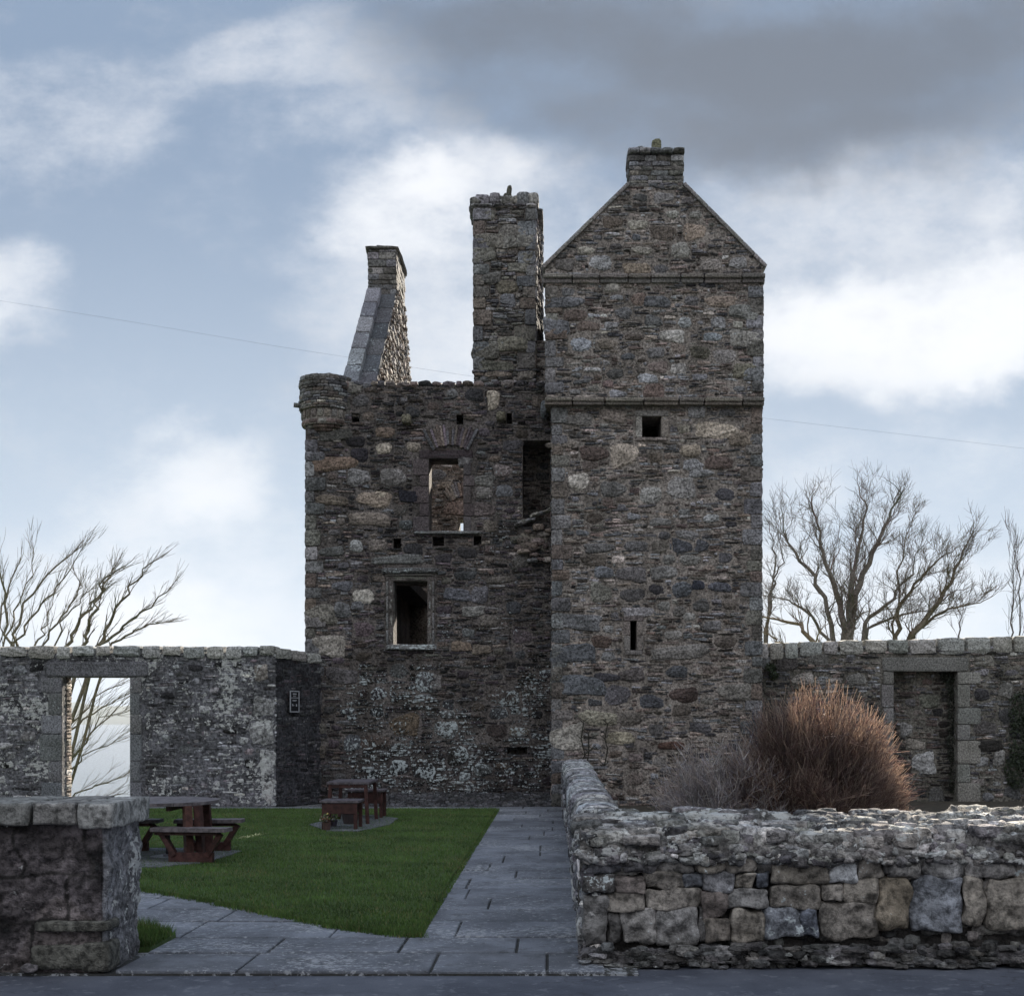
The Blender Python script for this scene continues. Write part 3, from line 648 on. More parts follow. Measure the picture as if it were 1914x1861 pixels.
for i in range(14):
    th = rnd(0,6.3); r = rnd(0,.34); blk(tu, (tcx+.02+r*math.cos(th), tcy+r*math.sin(th), ztop+rnd(.03,.13)), (rnd(.08,.2), rnd(.08,.16), rnd(.03,.06)), rotz(rnd(0,3)), pick(PAL_CHIM,1.05,.4), k=4, n=3, jit=.1)
tu_o = tu.build('corner_turret', M_STONE, castle)
co = MB()
for i in range(17):
    th = math.radians(150+i*16.5); n = np.array([math.cos(th), math.sin(th), 0]); s = np.array([-n[1], n[0], 0])
    blk(co, np.array([tcx,tcy,wz(775,MY)])+n*(tr-.13), (.06,.085,.10), np.array([s,Z_,n]), pick([(OLIVE,1),(BROWN,1)],1.,.2), k=8, n=3, jit=.06)
for (va, vb, r) in ((786,794,tr-.04),(794,801,tr-.12),(800,806,tr-.2)):
    za, zb_ = wz(va,MY), wz(vb,MY)
    for i in range(16):
        th = math.radians(i*22.5+rnd(-3,3)); n = np.array([math.cos(th), math.sin(th), 0]); s = np.array([-n[1], n[0], 0])
        blk(co, np.array([tcx,tcy,(za+zb_)/2])+n*(r-.09), (r*.205,(za-zb_)/2,.09), np.array([s,Z_,n]), pick([((.15,.10,.085),2),(OLIVE,1)],1.,.15), k=5, n=3, jit=.04)
co.build('corbel_course', M_DRESS, tu_o)
sp = MB(); capped(sp, (tcx-.45,tcy-.15,wz(757,MY)), (tcx-.66,tcy-.18,wz(755,MY)), .05, 8, C(.16,.16,.15,.3)); sp.build('water_spout', M_DRESS, tu_o)
# ---- left gable with its own chimney
g2 = MB(); fy, ay0, ay1, by = 27.5, 31.2, 33.1, 36.2
zf, za_, zb2 = 8.85, 12.05, 8.9
def gpoly(mb, P, x0, x1, col):
    n = len(P); cy_ = sum(p[0] for p in P)/n; cz_ = sum(p[1] for p in P)/n
    v = [[x1, y, z] for y, z in P]+[[x0, y, z] for y, z in P]+[[x1,cy_,cz_],[x0,cy_,cz_]]
    mb.add(v, [[i,(i+1)%n,n+(i+1)%n,n+i] for i in range(n)], [[2*n,(i+1)%n,i] for i in range(n)]+[[2*n+1,n+i,n+(i+1)%n] for i in range(n)], col)
gpoly(g2, [(fy-.22,8.2),(by,8.2),(by,zb2),(ay1,12.35),(ay0,za_),(fy,zf),(fy-.22,zf-.2)], gxa+.02, gxb, MORT)
sf = (za_-zf)/(ay0-fy); sb = (12.35-zb2)/(by-ay1)
g2in = lambda u, v: (v < zf-8.2+sf*(u-.3)-.02) & (v < zb2-8.2+sb*((by-fy+.3)-u)) & ~((u > .75) & (u < 1.05) & (v > .45) & (v < .85))
rubble(g2, (gxb,fy-.3,8.2), Y_, Z_, X_, by-fy+.3, 4.1, g2in, [(TAN,3),(GREY,3),(BROWN,3),(PALE,2),(OLIVE,2)], nbig=2.2, mul=lambda u, v: 1.15, size=(.1,.22), proud=.06)
g2_o = g2.build('side_gable', M_STONE, castle)
c3 = MB(); c4 = MB(); N_ = 6
for i in range(N_):
    a, b = i/N_, (i+1)/N_
    p = np.array([0, fy-.1+(ay0-fy+.1)*a, zf-.1+(za_-zf+.1)*a]); q = np.array([0, fy-.1+(ay0-fy+.1)*b, zf-.1+(za_-zf+.1)*b])
    d = q-p; L = np.linalg.norm(d); d /= L; n_ = np.cross(X_, d)
    m = (p+q)/2
    blk(c3, m+X_*(gxa+.17)+n_*.10, (.17+rnd(0,.01), L/2*.99, .13), np.array([X_, d, n_]), pick([((.16,.165,.18),1)],1.,.6,.25), k=12, n=4, jit=.03)
    blk(c4, m+X_*(gxb-.18)+n_*.02, (.19, L/2*1.0, .05), np.array([X_, d, n_]), pick([((.075,.078,.085),1)],1.,.45,.15), k=12, n=4, jit=.03)
blk(c3, (gxa+.2, fy-.12, zf-.1), (.2,.16,.12), I3, C(.2,.22,.22,.9), k=3, n=4, jit=.06)
c3.build('skew_coping', M_DRESS, g2_o); c4.build('roof_raggle', M_DRESS, g2_o)
c5 = MB()
block_stack(c5, gxa+.0, gxb, ay0, ay1, za_-.1, wz(466,ay0), [(GREY,4),(OLIVE,4),((.14,.13,.12),2)], (.10,.2), lrange=(.25,.6), mul=1.)
blk(c5, ((gxa+gxb)/2, (ay0+ay1)/2, wz(463,ay0)), (.41, 1.02, .035), I3, C(.17,.165,.15,.3), k=14, n=6, jit=.03)
for i in range(14): blk(c5, ((gxa+gxb)/2+rnd(-.16,.18), ay0+rnd(.1,1.6), wz(458,ay0)+rnd(0,.02)), (rnd(.08,.2), rnd(.1,.25), rnd(.04,.06)), I3, pick(PAL_CHIM,1.,.3), k=5, n=3, jit=.1)
blk(c5, ((gxa+gxb)/2, (ay0+ay1)/2, za_+.03), (.36, .98, .03), I3, C(.15,.145,.13,.3), k=14, n=6, jit=.03)
c5.build('side_chimney', M_STONE, castle)
# ---- tall chimney over the front wall
c6 = MB(); KY = MY+.05
kx0, kx1 = wx(885,KY), wx(1000,KY); kz0, kz1 = wz(716,KY), wz(385,KY); KD = 1.5
q = np.array([[kx0,KY],[kx1,KY],[wx(1014,KY+KD),KY+KD],[kx0+.05,KY+KD]])
prism(c6, [(a+(.03 if i in (0,3) else -.03), b+(.03 if i < 2 else -.03)) for i, (a, b) in enumerate(q)], kz0, kz1, MORT)
kf = [(wx(u,KY)-kx0, wz(v,KY)-kz0, a*.5*KY/F, b*.5*KY/F, c, k) for u,v,a,b,c,k in
      ((905,400,40,24,(.2,.2,.17),3),(962,430,60,22,(.21,.2,.18),6),(918,448,60,28,(.2,.19,.16),6),(952,450,30,26,(.2,.2,.18),6),(982,448,32,26,(.22,.22,.2),7),(905,475,44,26,(.19,.19,.16),6),(985,480,26,22,(.21,.21,.18),6),
       (970,500,44,18,(.18,.18,.15),5),(915,520,46,20,(.17,.17,.16),4),(948,535,44,24,(.19,.17,.12),3),(960,640,60,28,(.21,.2,.15),5),(908,655,50,30,(.16,.155,.13),5),(925,685,70,20,(.18,.18,.14),6),(930,700,50,14,(.25,.2,.16),4),(985,700,34,18,(.25,.22,.19),4))]
rubble(c6, (kx0,KY,kz0), X_, Z_, -Y_, kx1-kx0, kz1-kz0, None, PAL_CHIM, feats=kf, quoins=tq(.3, kz1-kz0-.05, kx1-kx0), nbig=2.4, size=(.09,.2), lich=lambda u, v: .2, mul=lambda u, v: 1.02)
sx = q[2]-q[1]; sL = np.linalg.norm(sx); sdv = np.array([sx[0]/sL, sx[1]/sL, 0])
rubble(c6, (q[1][0],q[1][1],kz0), sdv, Z_, np.array([sdv[1],-sdv[0],0]), sL, kz1-kz0, None, PAL_CHIM+[(TAN,2)], quoins=tq(.3,kz1-kz0-.05,sL), nbig=2)
rubble(c6, (kx0+.03,KY+KD,kz0), -Y_, Z_, -X_, KD, kz1-kz0, None, PAL_CHIM, nbig=1)
# shoulder that reaches the wing
box(c6, (kx1-.05,KY+.1,wz(740,KY)), (tx0+.1,KY+1.2,wz(634,KY)), MORT)
rubble(c6, (kx1-.05,KY+.1,wz(740,KY)), X_, Z_, -Y_, tx0+.1-kx1+.05, 1.18, None, PAL_MAIN, nbig=2, size=(.06,.12), mul=lambda u, v: .9)
for i in range(9): blk(c6, (wx(890+i*14,KY), KY+.05, wz(694-(i>4)*2,KY)), (.09,.09,.018), I3, pick([(DARK,1)],1.3,.2), k=8, n=3, jit=.1)
c6_o = c6.build('tall_chimney', M_STONE, castle)
c7 = MB()
xa, xb = wx(880,KY), wx(1003,KY)
for i in range(6):
    L = (xb-xa)/6; blk(c7, (xa+L*(i+.5), KY+KD/2-.02, wz(384,KY)), (L/2*.99, KD/2+.06, .035), I3, pick([(GREY,1)],1.,.4), k=10, n=3, jit=.05)
blk(c7, (wx(1008,KY), KY+KD*.6, wz(384,KY)), (.08,.7,.035), I3, C(.18,.18,.17,.4), k=10, n=3, jit=.05)
hts = [(888,.16),(905,.24),(925,.27),(945,.2),(965,.2),(980,.3),(992,.26)]
for u, hh in hts:
    for j in range(4): blk(c7, (wx(u+rnd(-5,5),KY), KY+.15+j*.33, wz(380,KY)+hh*rnd(.35,.45)), (rnd(.12,.17), rnd(.14,.2), hh*.52), I3, pick([(GREY,3),(OLIVE,1),((.25,.25,.25),1)],1.,.75), k=4, n=4, jit=.08)
c7.build('chimney_cap', M_ROCK, c6_o)
c8 = MB()
blk(c8, (wx(948,KY), KY+.25, wz(361,KY)), (.10,.1,.09), I3, C(.13,.13,.1,.2), k=3, n=4, jit=.06)
blk(c8, (wx(951,KY), KY+.25, wz(349,KY)), (.055,.06,.13), np.array([X_, Y_, Z_+X_*.12]), C(.13,.13,.1,.2), k=3, n=4, jit=.06)
c8.build('broken_pot', M_STONE, c6_o)

# ================================================================ BOUNDARY WALLS
LY = 26.0
def harl(u, v): return .95
lw_ = thing('boundary_wall', 'grey lichen-blotched stone wall with open doorway left of the castle', 'wall')
lb = MB(); lx0, lx1 = -14.5, wx(515,LY); lzt = wz(1221,LY)
dO = (wx(116,LY)-lx0, -.1, wx(243,LY)-lx0, wz(1265,LY))
holed(lb, (lx0,LY,0), X_, Z_, -Y_, lx1-lx0, lzt, .5, [dO], (.115,.115,.125,.85))
lmul = lambda u, v: .95*(1+.35*nz(u*1.1, v*1.6, 4.))
LFt = lambda u, v, w_, h_, col, k=4: TF(u, v, w_, h_, col, k, x0=lx0, z0=0, Y=LY)
lfe = [LFt(68,1243,30,22,(.04,.04,.05)), LFt(365,1250,30,14,(.05,.05,.06)), LFt(410,1243,22,12,(.04,.04,.05)), LFt(445,1243,18,10,(.05,.05,.05)), LFt(312,1300,30,14,(.05,.05,.06)), LFt(467,1426,22,18,(.03,.03,.03)), LFt(55,1407,30,26,(.10,.11,.13)), LFt(488,1255,28,32,(.2,.18,.16),6), LFt(12,1430,30,14,(.03,.03,.03)), LFt(430,1368,30,10,(.05,.05,.05)),
       LFt(490,1368,44,44,(.2,.21,.22),8), LFt(500,1425,30,50,(.2,.21,.22),8), LFt(493,1320,40,36,(.2,.21,.22),8), LFt(500,1480,22,40,(.22,.22,.22),8)]
lmask = mask([(dO[0]-.46,0,dO[2]+.30,dO[3]+.34)])
rubble(lb, (lx0,LY,0), X_, Z_, -Y_, lx1-lx0, lzt, lmask, PAL_YARD+[((.3,.3,.32),3),((.2,.2,.215),4)], feats=lfe, mul=lmul, lich=lambda u, v: .98+.35*nz(u*.8, v, 6.), nbig=2.6, size=(.08,.22), proud=.016, smul=.8)
# return section to the castle
rA = np.array([lx1,LY]); rB = np.array([wx(600,MY),MY+.0]); rd = rB-rA; rl = np.linalg.norm(rd); rdn = np.array([rd[0]/rl, rd[1]/rl, 0]); rn = np.array([rdn[1],-rdn[0],0])
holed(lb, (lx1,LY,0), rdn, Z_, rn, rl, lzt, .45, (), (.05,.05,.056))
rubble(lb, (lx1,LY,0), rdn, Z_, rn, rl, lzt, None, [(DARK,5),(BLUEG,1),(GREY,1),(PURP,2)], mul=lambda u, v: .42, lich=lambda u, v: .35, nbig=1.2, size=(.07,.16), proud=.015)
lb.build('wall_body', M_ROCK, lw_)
cpn = MB()
def coping(mb, x0, x1, Y, z, th, vary=True, hh=.12, slope=0.):
    x = x0
    while x < x1-.02:
        L = min(rnd(.30,.62), x1-x)
        if x1-x-L < .2: L = x1-x
        h_ = hh*rnd(.8,1.12); zt_ = z+slope*(x-x0)
        blk(mb, (x+L/2, Y+th/2, zt_-h_+rnd(-.008,.008)), (L/2-.012, th/2+.05+rnd(0,.02), h_), I3, pick([((.29,.29,.265),3),((.22,.22,.2),1)],1.,.15,.1), k=9, n=4, jit=.05, taper=0)
        x += L
coping(cpn, lx0, lx1, LY, wz(1207,LY), .5)
p0 = np.array([lx1,LY]); n_c = 3
for i in range(n_c):
    a = (i+.5)/n_c; c = rA+rd*a
    blk(cpn, (c[0]-rn[0]*.22, c[1]-rn[1]*.22, wz(1209+8*a,LY)-.11), (rl/n_c/2-.005, .27, .11), np.array([rdn, rn, Z_]), pick([((.26,.26,.23),1)],.95,.25,.1), k=9, n=4, jit=.05)
cpn.build('coping', M_DRESS, lw_)
dj = MB(); dress = (.125,.13,.138)
xl, xr, zt = wx(116,LY), wx(243,LY), wz(1265,LY)
for s, X, ws_ in ((-1,xl,(.42,.28,.46)),(1,xr,(.24,.2,.24))):
    z = 0; i = 0
    for h in (.5,.42,.55,.38,.45,.6):
        h = min(h, zt-z)
        if h < .05: break
        ww = ws_[i % 3]
        blk(dj, (X+s*ww/2, LY+.12, z+h/2), (ww/2, .14, h/2-.004), I3, pick([(dress,1)],1.,.35,.12), k=16, n=6, jit=.02); z += h; i += 1
z = 0
while z < zt-.02:      # rubble core of the jamb, seen in the reveal
    h = min(rnd(.05,.12), zt-z); 
    blk(dj, (xl-.06, LY+.36, z+h/2), (.08, .14, h/2*.96), I3, pick([(TAN,3),(PALE,1),(BROWN,2)],1.,.0,.3), k=7, n=3, jit=.12); z += h
dj.build('door_jamb', M_DRESS, lw_)
dl = MB(); blk(dl, ((xl+xr)/2+.03, LY+.2, zt+.155), ((xr-xl)/2+.36, .24, .15), I3, C(.13,.13,.14,.3), k=18, n=10, jit=.012); dl.build('door_lintel', M_DRESS, lw_)
# information plaque on the return section
def on_ret(a, z, o): return np.array([lx1,LY,0])+rdn*a+Z_*z+rn*o
sg = thing('wall_sign', 'small black sign with white frame and white lettering on the dark wall return', 'sign')
a0 = .47; sw_, sh_ = .26, .42; sz = wz(1311,26.6)
s1 = MB(); v_, q_ = TPL[1]
def rbox(mb, a, z, w__, h__, o, d, col): mb.add(on_ret(a, z, o)+(v_*np.array([w__/2,h__/2,d/2]))@np.array([rdn,Z_,rn]), q_, col=col)
rbox(s1, a0, sz, sw_, sh_, .075, .02, (.012,.012,.015,0)); s1.build('panel', M_METAL, sg)
s2 = MB(); wc = (.33,.34,.37,0)
for (a, z, ww, hh) in ((a0-sw_/2,sz,.022,sh_+.02),(a0+sw_/2,sz,.018,sh_+.02),(a0,sz-sh_/2,sw_,.02),(a0,sz+sh_/2,sw_,.02),(a0,sz+.075,sw_-.02,.014)): rbox(s2, a, z, ww, hh, .09, .014, wc)
s2.build('frame', M_METAL, sg)
s3 = MB()
for (a, z, ww, hh) in ((-.045,.155,.022,.03),(-.015,.155,.022,.03),(.015,.155,.022,.03),(.045,.155,.022,.03),(-.03,.11,.016,.018),(0,.11,.016,.018),(.03,.11,.016,.018),
                       (-.05,.02,.02,.03),(-.022,.02,.02,.03),(.006,.02,.02,.03),(.034,.02,.02,.03),(.055,.028,.01,.02),(-.06,-.07,.022,.045),(-.03,-.08,.03,.02),(.055,-.075,.026,.05)):
    rbox(s3, a0+a, sz+z, ww, hh, .089, .006, wc)
s3.build('lettering', M_METAL, sg)

RY = 27.4
rw = thing('boundary_wall', 'stone wall right of the castle with pale coping blocks and a walled-up doorway', 'wall')
rb = MB(); rx0, rx1 = tx1-.3, 13.2; rzt = wz(1211,RY)
RH = lambda u0, v0, u1, v1: (wx(u0,RY)-rx0, wz(v1,RY), wx(u1,RY)-rx0, wz(v0,RY))
bd = RH(1670,1255,1789,1512)
box(rb, (rx0,RY,0), (wx(1670,RY),RY+.55,rzt), (.16,.15,.13,0)); box(rb, (wx(1789,RY),RY,0), (rx1,RY+.55,rzt), (.16,.15,.13,0))
box(rb, (wx(1670,RY),RY,bd[3]), (wx(1789,RY),RY+.55,rzt), (.16,.15,.13,0)); box(rb, (wx(1670,RY),RY+.26,0), (wx(1789,RY),RY+.5,bd[3]), (.16,.15,.13,0))
RFt = lambda u, v, w_, h_, col, k=4: TF(u, v, w_, h_, col, k, x0=rx0, z0=0, Y=RY)
rfe = [RFt(1470,1240,40,26,(.12,.11,.11),7), RFt(1530,1232,40,22,(.14,.14,.13),6), RFt(1840,1235,36,20,(.24,.23,.2),5), RFt(1868,1418,24,34,(.24,.24,.23),3), RFt(1835,1300,30,26,(.07,.07,.08),3), RFt(1840,1360,50,26,(.13,.12,.12),3), RFt(1600,1270,40,26,(.2,.2,.19),3), RFt(1880,1290,26,30,(.2,.2,.19),4), RFt(1845,1395,60,24,(.06,.055,.05),4), RFt(1600,1335,50,40,(.15,.15,.15),5), RFt(1500,1270,44,24,(.3,.28,.26),3)]
rm = mask([(bd[0]-.28,0,bd[2]+.27,bd[3]+.34)])
rubble(rb, (rx0,RY,0), X_, Z_, -Y_, rx1-rx0, rzt, rm, [(GREY,3),(DARK,3),(BROWN,2),(PALE,.4),(BLUEG,1),(OLIVE,2),(PINK,.6)], feats=rfe, mul=lambda u, v: .95*(1+.4*nz(u*.8, v*.9, 14.)), lich=lambda u, v: .3+.3*nz(u, v, 3.), nbig=2.)
bf = [(wx(u,RY)-wx(1670,RY), wz(v,RY), a*.5*RY/F, b*.5*RY/F, c, k) for u,v,a,b,c,k in ((1733,1425,44,40,(.26,.27,.28),5),(1718,1390,36,20,(.22,.2,.17),4),(1745,1310,40,24,(.16,.17,.13),5),(1700,1362,22,26,(.2,.2,.2),5),(1756,1490,30,36,(.15,.15,.15),4))]
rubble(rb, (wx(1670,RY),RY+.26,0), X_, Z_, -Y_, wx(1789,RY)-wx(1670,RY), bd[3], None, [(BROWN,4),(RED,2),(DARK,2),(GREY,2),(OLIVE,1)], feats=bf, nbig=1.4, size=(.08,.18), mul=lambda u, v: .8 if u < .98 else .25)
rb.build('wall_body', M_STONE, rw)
cpn = MB(); coping(cpn, rx0+.3, rx1, RY, wz(1201,RY), .55, hh=.17, slope=(wz(1188,RY)-wz(1201,RY))/5.6); cpn.build('coping', M_DRESS, rw)
dj = MB(); xl, xr, zt = wx(1670,RY), wx(1789,RY), bd[3]; dress = (.18,.178,.165)
for s, X, ws_ in ((-1,xl,(.22,.26)),(1,xr,(.5,.27))):
    z = 0; i = 0
    for h in (.42,.4,.5,.34,.36,.5,.4):
        h = min(h, zt-z)
        if h < .05: break
        ww = ws_[i % 2]
        blk(dj, (X+s*ww/2, RY+.1, z+h/2), (ww/2, .14, h/2-.004), I3, pick([(dress,1)],1. if s > 0 else .75,.3,.12), k=16, n=6, jit=.02); z += h; i += 1
dj.build('door_jamb', M_DRESS, rw)
dl = MB(); blk(dl, ((xl+xr)/2, RY+.12, zt+.155), ((xr-xl)/2+.24, .16, .15), I3, C(.17,.168,.158,.2), k=18, n=10, jit=.012); dl.build('door_lintel', M_DRESS, rw)

# ---- low rubble garden wall (front run and path-side run)
gwall = thing('garden_wall', 'low rough lichened rubble wall with big squared stones around the garden bed', 'wall')
FY = 9.2
gx_l = .215
core = MB(); box(core, (gx_l+.06,FY+.07,-.05), (4.6,FY+.62,.78), (.035,.032,.03,0)); box(core, (gx_l+.06,FY+.3,-.05), (gx_l+.33,26.6,.72), (.035,.032,.03,0))
core.build('wall_core', M_ROCK, gwall)
fs = MB()
TB = (.195,.178,.158); BB = (.20,.212,.235); TB2 = (.215,.195,.168); DB = (.09,.086,.083); GB = (.175,.17,.165)
LST = [(1087,1669,1135,1765,GB),(1133,1669,1206,1701,TB),(1136,1702,1162,1762,DB),(1162,1697,1227,1762,(.24,.23,.22)),(1227,1697,1305,1768,GB),(1206,1662,1312,1697,TB),(1306,1698,1318,1760,DB),(1316,1718,1368,1760,(.13,.115,.1)),
 (1366,1699,1428,1763,TB2),(1430,1697,1498,1752,BB),(1496,1697,1531,1750,(.15,.165,.2)),(1533,1686,1638,1754,TB),(1640,1638,1702,1737,(.21,.18,.14)),(1703,1641,1799,1741,BB),(1802,1640,1842,1731,TB2),(1846,1641,1932,1735,TB2),(1934,1640,2010,1740,TB),
 (1087,1630,1150,1668,DB),(1150,1636,1205,1668,(.15,.13,.12)),(1207,1632,1278,1662,TB),(1278,1628,1313,1660,BB),(1313,1630,1370,1664,(.2,.2,.21)),(1355,1660,1437,1698,GB),(1313,1664,1356,1717,(.14,.12,.11)),(1412,1628,1439,1657,(.11,.12,.14)),
 (1438,1655,1533,1697,TB),(1535,1651,1576,1686,TB),(1578,1641,1640,1686,TB2),(1441,1597,1550,1654,TB2),(1552,1610,1603,1650,(.36,.37,.38)),(1605,1600,1652,1641,TB),(1654,1600,1664,1637,DB),(1664,1598,1722,1638,(.26,.25,.24)),(1723,1598,1800,1639,(.27,.265,.26)),
 (1803,1598,1900,1640,(.22,.21,.2)),(1902,1598,2010,1640,TB),(1298,1596,1360,1630,TB2),(1360,1598,1412,1630,TB),(1372,1632,1411,1657,(.22,.2,.17)),(1165,1598,1230,1634,(.14,.135,.14)),(1232,1598,1297,1630,(.2,.19,.18)),(1090,1596,1163,1630,(.1,.1,.11)),
 (1368,1763,1430,1770,DB)]
for (a, b, c, d, col) in LST:
    Yf = FY+.0; x0, x1, z1, z0 = wx(a,Yf), wx(c,Yf), wz(b,Yf), wz(d,Yf)
    v, q = TPL[10]; p = norm_tpl(v, 11.)
    w2, h2 = (x1-x0)/2, (z1-z0)/2
    p = p*np.stack([1+.07*nz(a)*p[:,2]+0*p[:,0], np.ones(len(p)), 1+.10*nz(a*.7+3)*p[:,0]], 1)
    p = p*np.array([w2*1.02, .16, h2*1.02])
    s_ = np.array([x0+w2, Yf+.16-.03*rnd(0,1), z0+h2])
    off = np.array([[nz(x*7+a, y*7, z*7), nz(x*7, y*7+b, z*7)*1.6, nz(x*7, y*7, z*7+c)] for x, y, z in p])*.034
    off += np.array([[0, nz(x*22+a, y*22, z*22), 0] for x, y, z in p])*.014
    m = rnd(.9,1.1)
    cc = tuple(x*m for x in col)+(rnd(.3,.75),)
    fs.add(p+s_+off, q, col=cc)
# second leaf behind and rubble pinnings in the joints
for i in range(300):
    x = rnd(gx_l+.08, 4.4); z = rnd(.08,.76)
    blk(fs, (x, FY+.10+rnd(0,.05), z), (rnd(.03,.09), .07, rnd(.02,.05)), I3, pick([(DB,2),(GB,1),(TB,1)],.8,.4), k=4, n=3, jit=.12)
fs_o = fs.build('facing_stones', M_NEAR, gwall, smooth=True)
# rounded rocky crown: one displaced skin over the top, front run and side run
def crown(mb, path, nrm, prof, n_along, amp, sc, seed, col, lich):
    """path: function s->(x,y,height), prof: list of (offset across, z factor)"""
    m = len(prof); V = np.zeros((n_along, m, 3)); Cc = np.zeros((n_along, m, 4))
    for i in range(n_along):
        s = i/(n_along-1); (x, y, zt), (ax_, ay_), wd = path(s)
        for j, (o, f) in enumerate(prof):
            p = np.array([x+ax_*o*wd, y+ay_*o*wd, f*zt])
            k1 = nz(p[0]*2.6+seed, p[1]*2.6, p[2]*3.5); k2 = nz(p[0]*7+seed, p[1]*7, p[2]*9); k3 = abs(nz(p[0]*14, p[1]*14+seed, p[2]*18)); k4 = nz(p[0]*38, p[1]*38+seed, p[2]*44); k5 = max(0., nz(p[0]*4.3, p[1]*4.3, p[2]*9+seed))
            fade = 1.
            d = amp*(1.1*k1+1.7*k2-2.0*k3+.6*k4-1.6*k5+.55)*fade
            out_ = np.array([ax_*o, ay_*o, .6+.4*(1-abs(o))]); out_ /= np.linalg.norm(out_)
            V[i, j] = p+out_*d
            tn = .5+.5*nz(p[0]*5+9, p[1]*5, p[2]*6)
            Cc[i, j] = (col[0]*(.5+tn), col[1]*(.5+tn), col[2]*(.52+tn), lich*(.75+.5*nz(p[0]*1.7, p[1]*1.7, seed)))
    idx = np.arange(n_along*m).reshape(n_along, m)
    q = np.stack([idx[:-1,:-1], idx[1:,:-1], idx[1:,1:], idx[:-1,1:]], -1).reshape(-1, 4)
    mb.add(V.reshape(-1,3), q, col=Cc.reshape(-1,4))
cr = MB()
prof = [(-.80,.62),(-.88,.66),(-.96,.70),(-1.02,.74),(-1.05,.77),(-1.04,.80),(-1.01,.835),(-.95,.865),(-.86,.885),(-.74,.90),(-.6,.915),(-.45,.93),(-.28,.945),(-.1,.96),(.08,.975),(.26,.99),(.45,1.0),(.62,1.01),(.78,1.0),(.9,.95),(1.,.85),(1.02,.5),(1.02,-.05)]
prof = [((prof[i//2][0]+prof[min(i//2+1,22)][0]*(i%2))/(1+(i%2)), (prof[i//2][1]+prof[min(i//2+1,22)][1]*(i%2))/(1+(i%2))) for i in range(45)]
def pf(s):
    x = gx_l-.01+s*4.5
    zt = .975+(.03*s)+(.035 if x > wx(1786,FY+.4) else 0)+.02*nz(x*1.5, 3.)
    return (x, FY+.31, zt), (0, 1.), .33
crown(cr, pf, None, prof, 420, .034, 1, 3., (.17,.163,.152), .85)
for i in range(330):
    x = rnd(gx_l+.03, 4.6); yy_ = rnd(.0,.58); L_ = rnd(.05,.15); zz = .875+.13*yy_/.58+(.03 if x > 2.93 else 0)
    blk(cr, (x, FY+yy_, zz+rnd(-.035,.01)), (L_, L_*rnd(.5,.9), rnd(.03,.06)), rotz(rnd(-.6,.6)), pick([((.21,.20,.185),3),((.10,.095,.095),2),((.29,.275,.25),1)],1,rnd(.3,1.1)), k=random.choice((3,5,8)), n=4, jit=.12, lump=.1)
for i in range(520):
    x = rnd(gx_l+.03, 4.5); f = rnd(0,1); zz = .70+.22*f
    blk(cr, (x, FY-.03+.16*f*f+rnd(0,.04), zz), (rnd(.025,.10), rnd(.03,.06), rnd(.015,.045)), np.array([X_*.97+Z_*rnd(-.2,.2), Y_, Z_]), pick([((.2,.19,.18),3),((.09,.085,.09),2),((.3,.29,.27),1)],1,rnd(.5,1.3)), k=random.choice((2.3,3,4)), n=4, jit=.14, lump=.1)
cr.build('crown', M_ROCK, gwall, smooth=True)
# debris shelf at the foot
db = MB()
def dbp(s):
    x = gx_l-.02+s*4.5
    return (x, FY+.07, .075+.03*nz(x*2, 7.)), (0, 1.), .15
profd = [(-1.0-.35*(1-k/9), -.02+.1*k) for k in range(10)]+[(-.9+.2*k, 1-.02*k) for k in range(8)]
crown(db, dbp, None, profd, 420, .03, 1, 8., (.10,.095,.095), .5)
for i in range(520):
    x = rnd(gx_l, 4.5); blk(db, (x, FY-.07-rnd(-.09,.09), rnd(-.03,.03)+.10*random.random()**2), (rnd(.02,.09), rnd(.02,.06), rnd(.008,.03)), rotz(rnd(-.5,.5)), pick([(GB,1.5),(DB,5),((.2,.19,.17),1)],.75,.35), k=4, n=3, jit=.15)
db.build('foot_rubble', M_ROCK, gwall, smooth=False)
# side run along the path: upright coping stones over a rough face
sr = MB()
y = FY+.05
zsd = lambda y: .96-.0*y
while y < 26.4:
    L = rnd(.045,.13)
    h1 = rnd(.14,.2); lean = rnd(-.15,.15)
    wd = .17+.012*(y-9)*.45
    blk(sr, (gx_l+.02+wd+rnd(-.02,.02), y+L/2, zsd(y)-h1+rnd(-.03,.02)), (wd+rnd(-.02,.03), L/2, h1), np.array([X_, Y_+Z_*lean, Z_-Y_*lean]), pick([((.2,.21,.22),3),((.13,.13,.14),2),((.26,.27,.28),1)],1.,.75), k=3.4, n=4, jit=.10); y += L*.9
sr.build('side_coping', M_ROCK, gwall, smooth=True)
sr2 = MB()
rubble(sr2, (gx_l+.06,26.4,0), -Y_, Z_, -X_, 17.2, .72, None, [(GREY,2),(DARK,3),(BLUEG,3),(PALE,.6)], nbig=4, size=(.1,.24), rows=(.05,.1), proud=.07, lich=lambda u, v: .8, nmid=8, slen=(.1,.3))
rubble(sr2, (gx_l+.36,9.9,0), Y_, Z_, X_, 16.5, .72, None, [(GREY,2),(DARK,3),(BROWN,2)], nbig=2.5, size=(.1,.22), rows=(.05,.1), proud=.05)
sr2.build('side_facing', M_ROCK, gwall)

